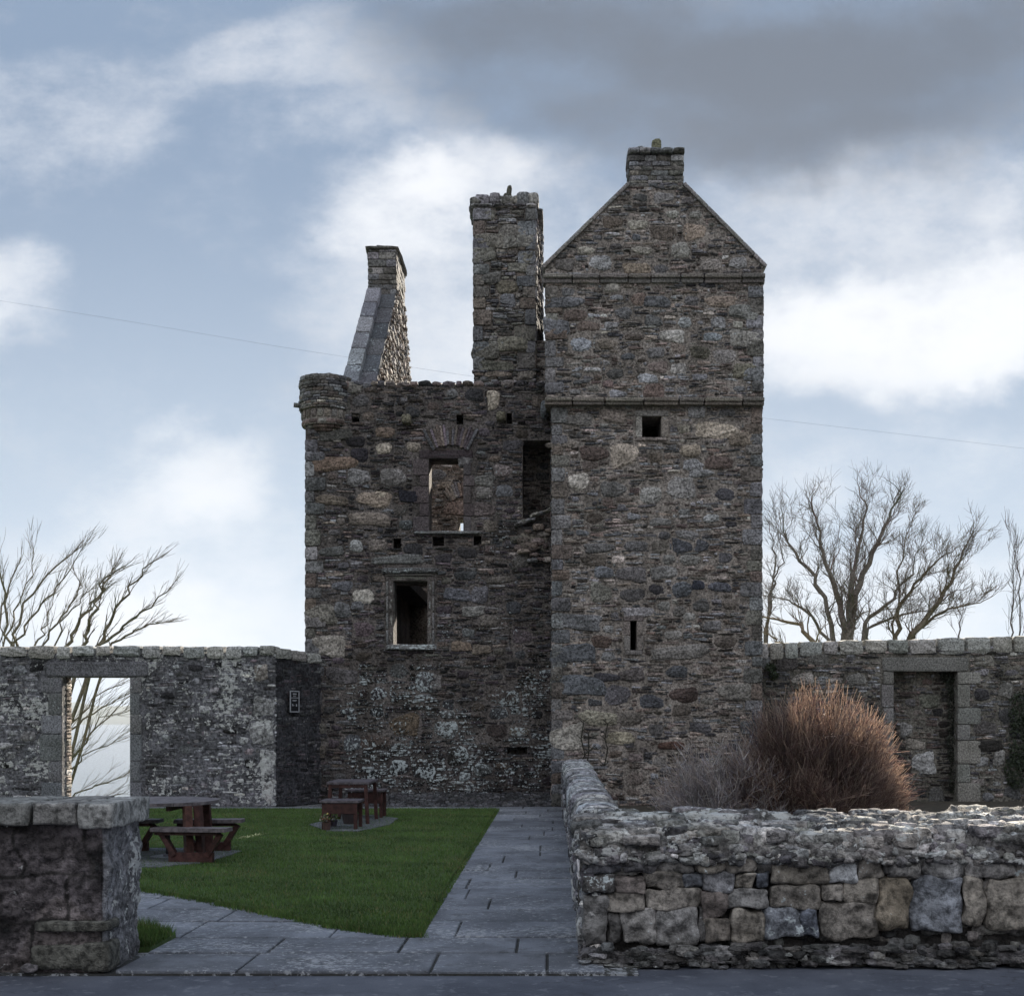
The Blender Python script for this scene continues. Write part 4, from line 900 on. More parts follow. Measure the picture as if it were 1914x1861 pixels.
# ---- gateway wall end at the left
gp = thing('gate_wall', 'thick lichened wall end with pale flat coping blocks beside the entrance path', 'wall')
pb_ = MB(); GX = -3.02; PF, PB = 8.78, 9.6; zt = 1.15; zc0 = wz(1541, PF)
v, q = TPL[10]
nxs, nzs = 90, 40
def face_grid(mb, O, U, V, N, w_, h_, nu, nv, amp, colf, edge=.0):
    u = np.linspace(0, w_, nu); vv = np.linspace(0, h_, nv); P = np.zeros((nv, nu, 3)); Cc = np.zeros((nv, nu, 4))
    for j in range(nv):
        for i in range(nu):
            p = O+U*u[i]+V*vv[j]
            d = amp*(nz(p[0]*2.5, p[1]*2.5, p[2]*3.)+.6*nz(p[0]*7, p[1]*7, p[2]*9)-.6*abs(nz(p[0]*16, p[1]*16, p[2]*20)))
            P[j, i] = p+N*d; Cc[j, i] = colf(p)
    idx = np.arange(nu*nv).reshape(nv, nu)
    mb.add(P.reshape(-1,3), np.stack([idx[:-1,:-1], idx[:-1,1:], idx[1:,1:], idx[1:,:-1]], -1).reshape(-1,4), col=Cc.reshape(-1,4))
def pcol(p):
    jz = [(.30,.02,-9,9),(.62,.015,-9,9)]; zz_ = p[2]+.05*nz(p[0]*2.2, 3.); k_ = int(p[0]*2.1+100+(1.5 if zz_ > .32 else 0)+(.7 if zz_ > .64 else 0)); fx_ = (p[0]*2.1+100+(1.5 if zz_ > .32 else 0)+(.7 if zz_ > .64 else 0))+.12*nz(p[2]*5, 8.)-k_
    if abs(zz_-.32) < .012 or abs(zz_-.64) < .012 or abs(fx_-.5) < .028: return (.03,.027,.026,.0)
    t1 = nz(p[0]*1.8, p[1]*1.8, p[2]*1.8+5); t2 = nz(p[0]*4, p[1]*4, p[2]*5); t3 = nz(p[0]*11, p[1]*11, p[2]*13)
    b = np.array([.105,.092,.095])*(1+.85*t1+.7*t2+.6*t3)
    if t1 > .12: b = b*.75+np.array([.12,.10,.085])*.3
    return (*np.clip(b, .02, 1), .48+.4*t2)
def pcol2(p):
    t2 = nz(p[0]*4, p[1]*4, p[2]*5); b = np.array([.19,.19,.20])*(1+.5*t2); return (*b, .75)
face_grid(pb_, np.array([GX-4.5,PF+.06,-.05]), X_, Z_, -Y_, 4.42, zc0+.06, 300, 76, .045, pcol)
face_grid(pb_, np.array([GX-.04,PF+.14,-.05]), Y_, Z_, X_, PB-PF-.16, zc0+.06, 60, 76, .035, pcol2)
# rounded corner
cg = []
nz_ = 76; na = 14; P = np.zeros((nz_, na, 3)); Cc = np.zeros((nz_, na, 4))
for j in range(nz_):
    for i in range(na):
        th = math.radians(-90+90*i/(na-1)); n = np.array([math.cos(th), math.sin(th), 0]); z = -.05+(zc0+.06)*j/(nz_-1)
        p = np.array([GX-.12, PF+.14, z])+n*.08
        d = .04*(nz(p[0]*2.5, p[1]*2.5, p[2]*3.)+.6*nz(p[0]*7, p[1]*7, p[2]*9)-.6*abs(nz(p[0]*16, p[1]*16, p[2]*20)))
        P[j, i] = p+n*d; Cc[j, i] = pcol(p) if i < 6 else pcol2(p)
idx = np.arange(nz_*na).reshape(nz_, na)
pb_.add(P.reshape(-1,3), np.stack([idx[:-1,:-1], idx[:-1,1:], idx[1:,1:], idx[1:,:-1]], -1).reshape(-1,4), col=Cc.reshape(-1,4))
box(pb_, (GX-4.5,PF+.2,-.05), (GX-.14,PB,zc0), (.1,.1,.1,0))
# ragged base course
for (cx_, hw, hh, yy_) in ((GX-.33,.22,.085,PF+.025),(GX-.105,.10,.10,PF+.02),(GX-.28,.26,.035,PF+.03)):
    zz = .09 if hh > .06 else .30
    blk(pb_, (cx_, yy_+.12, zz), (hw,.14,hh), I3, C(.10,.098,.085,.3), k=9, n=10, jit=.02, lump=.03)
blk(pb_, (GX-.55,PF+.02,.02), (.06,.05,.03), I3, C(.25,.23,.24,.3), k=3, n=4, jit=.1)
pb_.build('wall_body', M_ROCK, gp, smooth=True)
pc = MB()
for (a, b, hgt, cc) in ((-60,56,.155,(.18,.18,.17)),(58,141,.15,(.2,.195,.185)),(144,268,.175,(.235,.235,.225))):
    x0, x1 = wx(a,PF), wx(b,PF)
    if b == 268: x1 = GX+.02
    v, q = TPL[10]; p = norm_tpl(v, 34.)
    p = p*np.array([(x1-x0)/2-.001, (PB-PF)/2-.005, hgt/2]);
    off = np.array([[nz(x*6+a, y*6, z*6), nz(x*6, y*6+b, z*6), nz(x*6, y*6, z*6+a)*.6] for x, y, z in p])*.022
    pc.add(p+off+np.array([(x0+x1)/2, (PF+PB)/2-.01, zt-hgt/2]), q, col=cc+(.35,))
x = wx(-60,PF)
while x > -7.6:
    L = rnd(.35,.6); blk(pc, (x-L/2,(PF+PB)/2,zt-.085), (L/2-.01,(PB-PF)/2+.03,.085), I3, C(.2,.2,.19,.3), k=10, n=6, jit=.02); x -= L
pc.build('coping', M_NEAR, gp, smooth=True)

# ================================================================ GROUND, PATHS, SEA
def sheet(name, polys_z, mat, label=None):
    mb = MB()
    for poly, z0, z1 in polys_z: prism(mb, poly, z0, z1, (.2,.2,.2,0))
    o = mb.build(name, mat); o['kind'] = 'structure'; return o
gr = MB()
ys = np.concatenate([np.linspace(-40,28,20), np.linspace(29,110,60), [150,400]]); xs = np.concatenate([[-400,-150,-60],np.linspace(-40,40,41),[60,150,400]])
V = np.zeros((len(ys), len(xs), 3))
for j, y in enumerate(ys):
    for i, x in enumerate(xs):
        d = max(0., y-29.); z = -.06-9.5*(1-math.exp(-(d/20.)**1.15)) + (.5*nz(x*.08, y*.08) *min(1, d/12.))
        V[j, i] = (x, y, z)
idx = np.arange(len(ys)*len(xs)).reshape(len(ys), len(xs))
gr.add(V.reshape(-1,3), np.stack([idx[:-1,:-1], idx[:-1,1:], idx[1:,1:], idx[1:,:-1]], -1).reshape(-1,4), col=(.04,.05,.02,0))
o = gr.build('ground', M_GRASSB); o['kind'] = 'structure'
def water_mat():
    m, t, bs = nt_of('sea_water'); bs.inputs['Base Color'].default_value = (.03,.045,.055,1); bs.inputs['Roughness'].default_value = .12
    v = objvec(t, (.6,1.6,1)); n = noisen(t, v, 1.2, 6, .6)
    b = node(t, 'ShaderNodeBump'); b.inputs['Strength'].default_value = .5; b.inputs['Distance'].default_value = .15
    t.links.new(n, b.inputs['Height']); t.links.new(b.outputs[0], bs.inputs['Normal']); return m
sheet('sea', [([(-9000,60),(9000,60),(9000,11000),(-9000,11000)], -9.2, -7.6)], water_mat())
hl = MB(); nh = 90
for (Y0, hmax, sdh, xo) in ((7200,185,1.,0),(8600,230,5.,0)):
    V = np.zeros((12, nh, 3))
    for i in range(nh):
        x = -7000+14000*i/(nh-1); hgt = hmax*(.55+.55*nz(x*.0006+sdh, 1.)+.18*nz(x*.003, sdh))
        for j in range(12):
            f = j/11; V[j, i] = (x, Y0+1400*f, -7.6+hgt*math.sin(f*math.pi/2)*(1+.15*nz(x*.004, f*4)))
    idx = np.arange(12*nh).reshape(12, nh)
    hl.add(V.reshape(-1,3), np.stack([idx[:-1,:-1], idx[:-1,1:], idx[1:,1:], idx[1:,:-1]], -1).reshape(-1,4))
o = hl.build('hills', simple('hill_moor', (.06,.075,.05), .95, .002, .3, .1, 5.), smooth=True); o['kind'] = 'structure'

# road
def asphalt():
    m, t, bs = nt_of('worn_asphalt'); v = objvec(t); a = noisen(t, v, 1.4, 5, .6); b_ = noisen(t, v, 90, 3, .7); c_ = noisen(t, v, 9, 6, .7)
    vx = node(t, 'ShaderNodeTexVoronoi'); vx.feature = 'DISTANCE_TO_EDGE'; vx.inputs['Scale'].default_value = .55
    wv_ = node(t, 'ShaderNodeVectorMath', operation='ADD'); nn = node(t, 'ShaderNodeTexNoise'); nn.inputs['Scale'].default_value = 3.; t.links.new(v, nn.inputs['Vector'])
    t.links.new(v, wv_.inputs[0]); t.links.new(nn.outputs['Color'], wv_.inputs[1]); t.links.new(wv_.outputs[0], vx.inputs['Vector'])
    crack = ramp(t, vx.outputs['Distance'], .0, .012, 1., 0.)
    c = mixc(t, ramp(t, a, .35, .65), (.045,.05,.068), (.085,.092,.115))
    c = mixc(t, mathn(t, 'MULTIPLY', ramp(t, c_, .56, .66), .55), c, (.17,.18,.205))
    c = mixc(t, 1., c, mixc(t, b_, (.6,.6,.6), (1.5,1.5,1.5)), 'MULTIPLY')
    c = mixc(t, mathn(t, 'MULTIPLY', crack, .5), c, (.02,.02,.025))
    t.links.new(c, bs.inputs['Base Color']); bs.inputs['Roughness'].default_value = .75
    b = node(t, 'ShaderNodeBump'); b.inputs['Strength'].default_value = .5; b.inputs['Distance'].default_value = .01
    t.links.new(mathn(t, 'ADD', b_, c_), b.inputs['Height']); t.links.new(b.outputs[0], bs.inputs['Normal']); return m
sheet('road', [([(-60,-20),(60,-20),(60,9.35),(GX-.0,9.35),(GX-.2,9.1),(-60,9.1)], -.10, -.035)], asphalt())
def slabmat():
    m, t, bs = nt_of('flagstone'); v = objvec(t); at = node(t, 'ShaderNodeVertexColor', layer_name='col')
    a = noisen(t, v, 1.6, 5, .65); b_ = noisen(t, v, 70, 3, .7); c_ = noisen(t, v, 17, 4, .8); d_ = noisen(t, v, 4.5, 4, .75); e_ = noisen(t, v, .9, 3, .6)
    c = mixc(t, 1., at.outputs['Color'], mixc(t, ramp(t, a, .3, .7), (.65,.65,.66), (1.3,1.3,1.3)), 'MULTIPLY')
    c = mixc(t, 1., c, mixc(t, b_, (.6,.6,.6), (1.45,1.45,1.45)), 'MULTIPLY')
    c = mixc(t, mathn(t, 'MULTIPLY', ramp(t, d_, .5, .66), .55), c, (.05,.052,.055))
    val = mathn(t, 'ADD', c_, mathn(t, 'MULTIPLY', mathn(t, 'SUBTRACT', e_, .5), .5))
    c = mixc(t, mathn(t, 'MULTIPLY', ramp(t, val, .54, .62), .8), c, (.36,.37,.39))
    t.links.new(c, bs.inputs['Base Color']); bs.inputs['Roughness'].default_value = .72
    b = node(t, 'ShaderNodeBump'); b.inputs['Strength'].default_value = .7; b.inputs['Distance'].default_value = .02
    t.links.new(mathn(t, 'ADD', b_, c_), b.inputs['Height']); t.links.new(b.outputs[0], bs.inputs['Normal']); return m
M_SLAB = slabmat()
pth = MB()
box(pth, (-10,8.8,-.09), (.6,27.3,-.02), (.03,.03,.028,0))
rows = [8.79,9.51,10.2,11.0,11.7,12.4,13.2,14.05,14.8,15.6,16.4,17.15,17.9,18.7,19.4,20.2,20.9,21.6,22.4,23.1,23.8,24.6,25.3,25.95]
for i in range(len(rows)-1):
    y0, y1 = rows[i], rows[i+1]; x = -9.6+rnd(0,.7) if i > 1 else GX+.02
    x_end = .36
    while x < x_end:
        L = min(rnd(.75,1.35), x_end-x+.02)
        if x_end-x-L < .3: L = x_end-x+.02
        if (i > 1 or x > GX-.1) and not (y0 > 10.3 and y1 < 24.9 and x+L < -1.6 and y0 > 10.2+(-1.1-x-L)*.95+.6):
            g = rnd(.006,.014); tl_ = [rnd(-.006,.005) for _ in range(4)]; m = rnd(.72,1.25); cc = (.145*m,.155*m,.18*m,0)
            a, b, c, d = x+g, x+L-g, y0+g*1.9, y1-g*1.9
            v_ = [[a,c,-.06],[b,c,-.06],[b,d,-.06],[a,d,-.06],[a,c,-.006+tl_[0]],[b,c,-.006+tl_[1]],[b,d,-.006+tl_[2]],[a,d,-.006+tl_[3]],
                  [a+.008,c+.008,.0+tl_[0]],[b-.008,c+.008,.0+tl_[1]],[b-.008,d-.008,.0+tl_[2]],[a+.008,d-.008,.0+tl_[3]]]
            pth.add(v_, [[0,1,5,4],[1,2,6,5],[2,3,7,6],[3,0,4,7],[4,5,9,8],[5,6,10,9],[6,7,11,10],[7,4,8,11],[8,9,10,11]], col=cc)
        x += L
o = pth.build('path', M_SLAB); o['kind'] = 'structure'
# cobbled apron rising to the castle foot
apn = MB()
ax_0, ax_1 = wx(625,26.1), .25
apn.add([[ax_0,25.95,-.03],[ax_1,25.95,-.03],[ax_1,27.3,.22],[ax_0,27.3,.22]], [[0,1,2,3]], col=(.04,.04,.04,0))
for j in range(13):
    y = 25.98+j*.1; x = ax_0+rnd(0,.1)
    while x < ax_1:
        L = rnd(.09,.17); blk(apn, (x+L/2, y+.05, -.02+.185*(y-25.95)), (L/2*.94,.048,.035), I3, pick([((.06,.06,.066),1)],1,.2,.3), k=4, n=2, jit=.08); x += L
o = apn.build('cobbles', M_STONE); o['kind'] = 'structure'
# garden soil
sheet('soil', [([(.6,9.75),(13,9.75),(13,27.4),(.6,27.4)], -.06, .02)], M_SOIL)

# lawn
lawn = [(-1.06,25.0),(-1.08,10.2),(-1.45,10.42),(-1.83,10.72),(-2.25,11.15),(-2.68,11.62),(-3.4,12.35),(-4.17,13.05),(-5.5,14.1),(-9.5,16.5),(-9.5,25.0)][::-1]
lp = MB(); 
def tri_fan(poly, c, z0, z1, mb, col):
    n = len(poly)
    v = [[x,y,z1] for x,y in poly]+[[x,y,z0] for x,y in poly]+[[c[0],c[1],z1]]
    mb.add(v, [[i,(i+1)%n,n+(i+1)%n,n+i][::-1] for i in range(n)], [[2*n,i,(i+1)%n] for i in range(n)], col)
lawn = lawn[::-1]; lc = (-4.,18.)
tri_fan(lawn, lc, -.05, .03, lp, (.03,.05,.01,0))
tri = [(GX-.6,9.62),(GX+.02,9.62),(GX+.03,9.9),(-2.98,10.2),(-3.35,10.7),(-3.6,10.7)]
tri_fan(tri, (-3.25,10.1), -.05, .02, lp, (.03,.05,.01,0))
def turfm():
    m, t, bs = nt_of('lawn_turf'); v = objvec(t); a = noisen(t, v, 1.1, 4, .6); b_ = noisen(t, v, 45, 4, .75); s_ = noisen(t, objvec(t, (.5,2.,1)), 2.6, 3, .6)
    c = mixc(t, ramp(t, a, .3, .7), (.035,.07,.015), (.065,.11,.026))
    c = mixc(t, ramp(t, s_, .45, .7, 0., .5), c, (.06,.085,.022)); c = mixc(t, 1., c, mixc(t, b_, (.3,.3,.3), (1.7,1.7,1.6)), 'MULTIPLY')
    t.links.new(c, bs.inputs['Base Color']); bs.inputs['Roughness'].default_value = .9
    b = node(t, 'ShaderNodeBump'); b.inputs['Strength'].default_value = .9; b.inputs['Distance'].default_value = .03
    t.links.new(b_, b.inputs['Height']); t.links.new(b.outputs[0], bs.inputs['Normal']); return m
o = lp.build('lawn', turfm()); o['kind'] = 'structure'
def inpoly(X, Y, P):
    r = np.zeros(X.shape, bool); n = len(P)
    for i in range(n):
        x1_, y1_ = P[i]; x2_, y2_ = P[(i+1) % n]
        if y1_ == y2_: continue
        c = ((y1_ > Y) != (y2_ > Y)) & (X < (x2_-x1_)*(Y-y1_)/(y2_-y1_)+x1_); r ^= c
    return r
def blades(mb, P, n, hr, wr, zb):
    xs_ = [p[0] for p in P]; ys_ = [p[1] for p in P]
    X = RS.uniform(min(xs_), max(xs_), n*3); Yb = min(ys_)+(max(ys_)-min(ys_))*RS.uniform(0,1,n*3)**1.5
    k = inpoly(X, Yb, P); X = X[k][:n]; Yb = Yb[k][:n]; m = len(X)
    h = RS.uniform(hr[0], hr[1], m); wd = RS.uniform(wr[0], wr[1], m); th = RS.uniform(0, 6.28, m); ln = RS.uniform(0,.8,m)*h; la = RS.uniform(0,6.28,m)
    b = np.stack([X, Yb, np.full(m, zb)], 1); s = np.stack([np.cos(th), np.sin(th), np.zeros(m)], 1)*wd[:,None]
    tip = b+np.stack([np.cos(la)*ln, np.sin(la)*ln, h], 1)
    V = np.stack([b-s, b+s, tip], 1).reshape(-1,3); T = np.arange(3*m).reshape(-1,3)
    g = RS.uniform(.5,1.5,m)[:,None]; patch = np.array([1+.5*nz(x*.9, y*1.6, 3.)+.4*nz(x*3, y*4, 1.) for x, y in zip(X, Yb)])[:,None]
    cc = np.array([[.058,.108,.022]])*g*patch; dry = RS.uniform(0,1,m) < np.array([.06+.5*max(0, nz(x*1.3+7, y*1.1, 2.)-.15) for x, y in zip(X, Yb)]); cc[dry] = np.array([.16,.15,.06])
    cc = np.concatenate([cc, np.zeros((m,1))], 1); mb.add(V, tris=T, col=np.repeat(cc, 3, 0))
gs = MB(); blades(gs, lawn, 210000, (.018,.045), (.0022,.005), .025); blades(gs, tri, 6000, (.03,.10), (.002,.004), .015)
ed = [(-1.02,10.14),(-1.0,25.1),(-1.12,25.),(-1.15,10.3)]
blades(gs, ed, 9000, (.02,.06), (.002,.004), .0)
for i in range(260):
    k = random.randint(1, len(lawn)-4); (xa_, ya_), (xb_, yb_) = lawn[k], lawn[k+1]; a = random.random(); x, y = xa_+(xb_-xa_)*a, ya_+(yb_-ya_)*a
    r_ = rnd(.02,.07); blades(gs, [(x-r_*2,y-r_),(x+r_*2,y-r_),(x+r_*2,y+r_),(x-r_*2,y+r_)], 45, (.02,.06), (.002,.004), .0)
M_BLADE = simple('grass_blade', (.04,.08,.02), .7, 10, .1, .0, .001, use_attr=True)
o = gs.build('grass', M_BLADE); tag(o, 'short green lawn grass in the castle yard', 'grass', kind='stuff')

# slabs under the tables
sheet('table_slab', [([( -5.9,15.0),(-4.55,14.75),(-4.1,15.3),(-4.0,16.6),(-4.5,17.0),(-5.9,17.0)], -.03, .045),
                     ([G(578,1545),G(612,1557),G(668,1558),G(728,1545),G(744,1533),G(700,1527),G(640,1528)], -.03, .045)], simple('concrete', (.12,.125,.14), .9, 14, .4, .4, .01))

# ================================================================ FURNITURE
WD = (.05,.021,.018); WT = (.115,.10,.105)       # red stain; weathered tops
pt_ = thing('picnic_table', 'round brown timber picnic table with attached benches, partly behind the wall end', 'picnic table')
TX, TYc = -4.93, 15.95
tt = MB(); R = .78
for i in range(9):
    x0 = -R+2*R*i/9+.004; x1 = -R+2*R*(i+1)/9-.004; n = 7
    xs_ = np.linspace(x0, x1, n); m = np.sqrt(np.maximum(R*R-xs_**2, 0.0004))
    poly = [(TX+a, TYc-b) for a, b in zip(xs_, m)]+[(TX+a, TYc+b) for a, b in zip(xs_[::-1], m[::-1])]
    k = rnd(.85,1.15); prism(tt, poly, .70, .74, (WT[0]*k,WT[1]*k,WT[2]*k,0))
tt.build('table_top', M_WOOD, pt_)
for sx_ in (-.35,.35): ap = MB(); beam(ap, (TX+sx_,TYc-.6,.67), (TX+sx_,TYc+.6,.67), .05, .06, WD); ap.build('top_bearer', M_WOOD, pt_)
def module(cxm, cym, zr, seat_len, sgn):
    """one bench with its V legs, base board and the upright to the table top; zr rotation"""
    R_ = rotz(zr); W_ = lambda x, y, z: np.array([cxm,cym,0])+np.array([x,y,z])@R_
    m = MB(); beam(m, W_(-seat_len/2,0,.43), W_(seat_len/2,0,.43), .26, .045, WT); 
    st = m.build('seat', M_WOOD, pt_)
    m = MB(); beam(m, W_(-seat_len/2+.03,0,.385), W_(seat_len/2-.12,0,.385), .16, .04, WD); m.build('seat_bearer', M_WOOD, pt_)
    m = MB(); beam(m, W_(-.27,0,.10), W_(.27,0,.10), .075, .115, WD); m.build('base_board', M_WOOD, pt_)
    for s in (-1,1):
        m = MB(); beam(m, W_(.2*s,-.005,.12), W_(.36*s,-.005,.375), .06, .11, WD, up=(0,1,0)); m.build('leg', M_WOOD, pt_)
    m = MB(); beam(m, W_(-.06,.075*sgn,.05), W_(-.10,.075*sgn+.04*sgn,.70), .09, .09, (.07,.03,.023,0)); m.build('post', M_WOOD, pt_)
    m = MB(); beam(m, W_(.05,.19*sgn,.05), W_(-.0,.19*sgn,.70), .10, .08, WD); m.build('post', M_WOOD, pt_)
module(-4.28, 15.28, math.radians(-7), .92, 1)
module(-4.42, 16.62, math.radians(3), .86, -1)
module(-5.55, 15.28, math.radians(7), .92, 1)
module(-5.48, 16.62, math.radians(-3), .86, -1)
m = MB(); 
pst = thing('post_stand', 'dark metal post on a round grey base plate beside the round picnic table', 'post')
px_, py_ = G(314,1607)
m = MB(); capped(m, (px_,py_,.03), (px_,py_,.055), .21, 30, (.17,.18,.21,0)); capped(m, (px_,py_,.055), (px_,py_,.08), .06, 16, (.1,.1,.12,0)); m.build('base_plate', M_METAL, pst)
m = MB(); capped(m, (px_,py_,.05), (px_,py_,.36), .028, 14, (.015,.015,.02,0)); m.build('pole', M_METAL, pst)

def plain_table(name, label, cat, x0, x1, y0, y1, h, leg, board, top_t=.035, splay=.04, group=None):
    t_ = thing(name, label, cat, group)
    m = MB(); n = 4
    for i in range(n):
        a = y0+(y1-y0)*i/n; b = y0+(y1-y0)*(i+1)/n; k = rnd(.85,1.15)
        box(m, (x0,a+.003,h-top_t), (x1,b-.003,h), (WT[0]*k*.8,WT[1]*k*.8,WT[2]*k*.85,0))
    m.build('table_top' if cat == 'table' else 'seat', M_WOOD, t_)
    for sx_ in (0,1):
        for sy in (0,1):
            x = x0+.06 if sx_ == 0 else x1-.06; y = y0+.05 if sy == 0 else y1-.05
            m = MB(); beam(m, (x+(splay if sx_ else -splay)*.8,y,.045), (x,y,h-top_t), .055, leg, WD, up=(0,1,0)); m.build('leg', M_WOOD, t_)
    for y in (y0+.03,y1-.03):
        m = MB(); box(m, (x0+.07,y-.015,h-top_t-board), (x1-.07,y+.015,h-top_t-.012), (WD[0]*.8,WD[1]*.8,WD[2]*.8,0)); m.build('apron', M_WOOD, t_)
    return t_
plain_table('garden_table', 'small dark timber table on the grey slab near the castle foot', 'table', wx(613,21.1), wx(692,21.1), 20.95, 22.1, .73, .06, .06, group=None)
plain_table('garden_bench', 'dark timber bench with deep apron in front of the small table', 'bench', wx(597,19.9), wx(671,19.9), 19.9, 20.5, .49, .055, .17, splay=.0)
plain_table('garden_bench', 'dark timber bench behind the small table, nearer the castle', 'bench', wx(646,22.3), wx(718,22.3), 22.3, 22.85, .53, .05, .2, splay=.0)
def pot(label, u, v, r, h, col, n, leafc, flw):
    x, y = G(u, v); t_ = thing('flower_pot', label, 'flower pot')
    m = MB(); tube(m, [(x,y,.046),(x,y,.046),(x,y,.046+h),(x,y,.046+h),(x,y,.046+h*.85)], [.001,r*.75,r,r*.88,.001], 16, col+(0,)); m.build('pot', M_METAL, t_)
    m = MB()
    for i in range(n):
        th = rnd(0,6.28); el = rnd(.2,1.4); L = rnd(.4,1.)*r*1.8; p = np.array([x,y,.04+h])+np.array([math.cos(th)*math.cos(el), math.sin(th)*math.cos(el), math.sin(el)*1.1])*L
        s = np.array([rnd(-1,1),rnd(-1,1),rnd(-1,1)])*.018; s2_ = np.array([rnd(-1,1),rnd(-1,1),rnd(-1,1)])*.018
        c = random.choice(flw) if random.random() < .3 else leafc
        m.add([p-s,p+s2_,p+s,p-s2_], [[0,1,2,3]], col=c+(0,))
    m.build('plant', M_LEAF, t_)
pot('small pot of orange and white flowers by the leg of the front bench', 611, 1556, .07, .12, (.08,.05,.045), 90, (.04,.06,.02), [(.35,.13,.09),(.4,.38,.36),(.3,.2,.16),(.3,.24,.08)])
pot('pot with a dark leafy plant under the small garden table', 655, 1544, .15, .16, (.05,.04,.04), 500, (.035,.03,.022), [(.06,.03,.03),(.05,.045,.02)])
pot('small pot with yellow-green leaves between the bench and the table', 624, 1549, .06, .10, (.06,.05,.07), 60, (.10,.13,.02), [(.3,.3,.05),(.15,.08,.2)])

# ================================================================ OVERHEAD WIRE
wr = MB(); WY = 20.
kp = [(-700,470),(0,562),(255,603),(510,646),(800,691),(1110,737),(1440,783),(1914,838),(2600,905)]
pts = []
for i in range(len(kp)-1):
    for k in range(4):
        a = k/4.; pts.append(PX(kp[i][0]*(1-a)+kp[i+1][0]*a, kp[i][1]*(1-a)+kp[i+1][1]*a, WY))
tube(wr, pts, .0011, 4, (.2,.2,.2,0)); o = wr.build('overhead_cable', M_WIRE); tag(o, 'thin dark overhead cable sagging across the sky in front of the castle', 'cable')

# ================================================================ TREES
def branch(mt, mc, p, d, r, L, depth, curl, up, spread, col, minr=.006, nseg=6, gnarl=.25, split=None):
    pts = [p.copy()]; dirs = [d.copy()]; rad = [r]
    for i in range(nseg):
        d = d+np.array([rnd(-1,1),rnd(-1,1),rnd(-.8,1)])*gnarl+np.array(curl)*.10+Z_*up
        d /= np.linalg.norm(d); p = p+d*L/nseg; pts.append(p.copy()); dirs.append(d.copy()); rad.append(r*(1-.5*(i+1)/nseg))
    tube(mt if r > .035 else mc, pts, rad, 6 if r > .04 else (4 if r > .015 else 3), tuple(c*rnd(.85,1.15) for c in col)+(0,))
    if depth <= 0: return
    nb = random.choice(split) if split else random.choice((4,5,6,7))
    for k in range(nb):
        i = random.randint(2, nseg) if k else nseg
        rr = rad[i]*(rnd(.7,.9) if k == 0 else rnd(.4,.65))
        if rr < minr: rr = minr
        q = dirs[i]+np.array([rnd(-1,1),rnd(-1,1)*.8,rnd(-.5,.9)])*spread; q /= np.linalg.norm(q)
        branch(mt, mc, pts[i], q, rr, L*rnd(.55,.85), depth-1, curl, up, spread, col, minr, max(4, nseg-1), gnarl, split)
def tree(label, stems, Y, depth, col, curl=(0,0,0), up=.05, spread=.7, gnarl=.22, minr=.006, group=None, seed=1, depthvar=2., split=None, rb=(.22,.42)):
    random.seed(seed); t_ = thing('bare_tree', label, 'tree', group)
    mt, mc = MB(), MB(); root = None
    for (pl, r0, dep) in stems:
        yo = rnd(-depthvar, depthvar)*.4
        P = [PX(u, v, Y) for u, v in pl]
        n = len(P); pts = []
        for i in range(n-1):
            for k in range(4): a = k/4.; pts.append(P[i]*(1-a)+P[i+1]*a)
        pts.append(P[-1]); pts = np.array(pts)
        m = len(pts); pts[:,1] += yo*np.linspace(0,1,m)
        j = np.array([[nz(i*.7+r0*99, seed), nz(i*.5, seed+r0*31), 0] for i in range(m)])*.22; j[0] = 0; pts += j
        rad = np.linspace(r0, r0*.22, m)
        tube(mt, pts, rad, 7, tuple(col)+(0,))
        dd = np.gradient(pts, axis=0); dd /= np.linalg.norm(dd, axis=1)[:,None]
        for i in range(3, m):
            for rep in range(2 if i > m*.5 else 1):
                q = dd[i]+np.array([rnd(-1,1),rnd(-.7,.7),rnd(-.4,.8)])*spread; q /= np.linalg.norm(q)
                branch(mt, mc, pts[i], q, min(.045, rad[i]*rnd(*rb)), dep*rnd(.6,1.1), depth, curl, up, spread*.8, col, minr, 6, gnarl, split)
        branch(mt, mc, pts[-1], dd[-1], rad[-1], dep, depth, curl, up, spread*.8, col, minr, 6, gnarl, split)
    mt.build('trunk', M_BARK, t_); mc.build('crown', M_BARK, t_)
BK = (.16,.14,.125)
tree('broad bare tree with forking trunk, tallest beyond the wall right of the castle',
     [([(1590,1420),(1582,1195),(1572,1130),(1545,1050),(1528,975)],.17,.95), ([(1590,1420),(1588,1190),(1604,1110),(1636,1030),(1672,962)],.2,1.), ([(1592,1420),(1590,1190),(1586,1120),(1604,1030),(1622,950)],.15,.95),
      ([(1586,1420),(1562,1190),(1535,1090),(1490,1030),(1470,990)],.12,.9), ([(1588,1420),(1545,1195),(1500,1140),(1450,1120)],.09,.7), ([(1596,1420),(1615,1165),(1665,1120),(1705,1060)],.11,.9), ([(1596,1420),(1620,1175),(1680,1150),(1730,1140)],.08,.7)], 46., 2, BK, spread=1.0, up=.04, gnarl=.4, seed=5)
tree('bare tree with limbs leaning right beyond the wall, right of the broad one',
     [([(1690,1420),(1695,1200),(1740,1145),(1775,1090),(1800,1035)],.15,.85), ([(1680,1420),(1672,1190),(1680,1130),(1720,1080),(1752,1045)],.11,.8), ([(1694,1420),(1715,1180),(1765,1140),(1830,1125)],.09,.8), ([(1676,1420),(1668,1200),(1678,1070),(1690,985)],.06,.6)], 46., 2, (.14,.115,.085), curl=(.35,0,0), spread=.85, up=.02, gnarl=.36, seed=9)
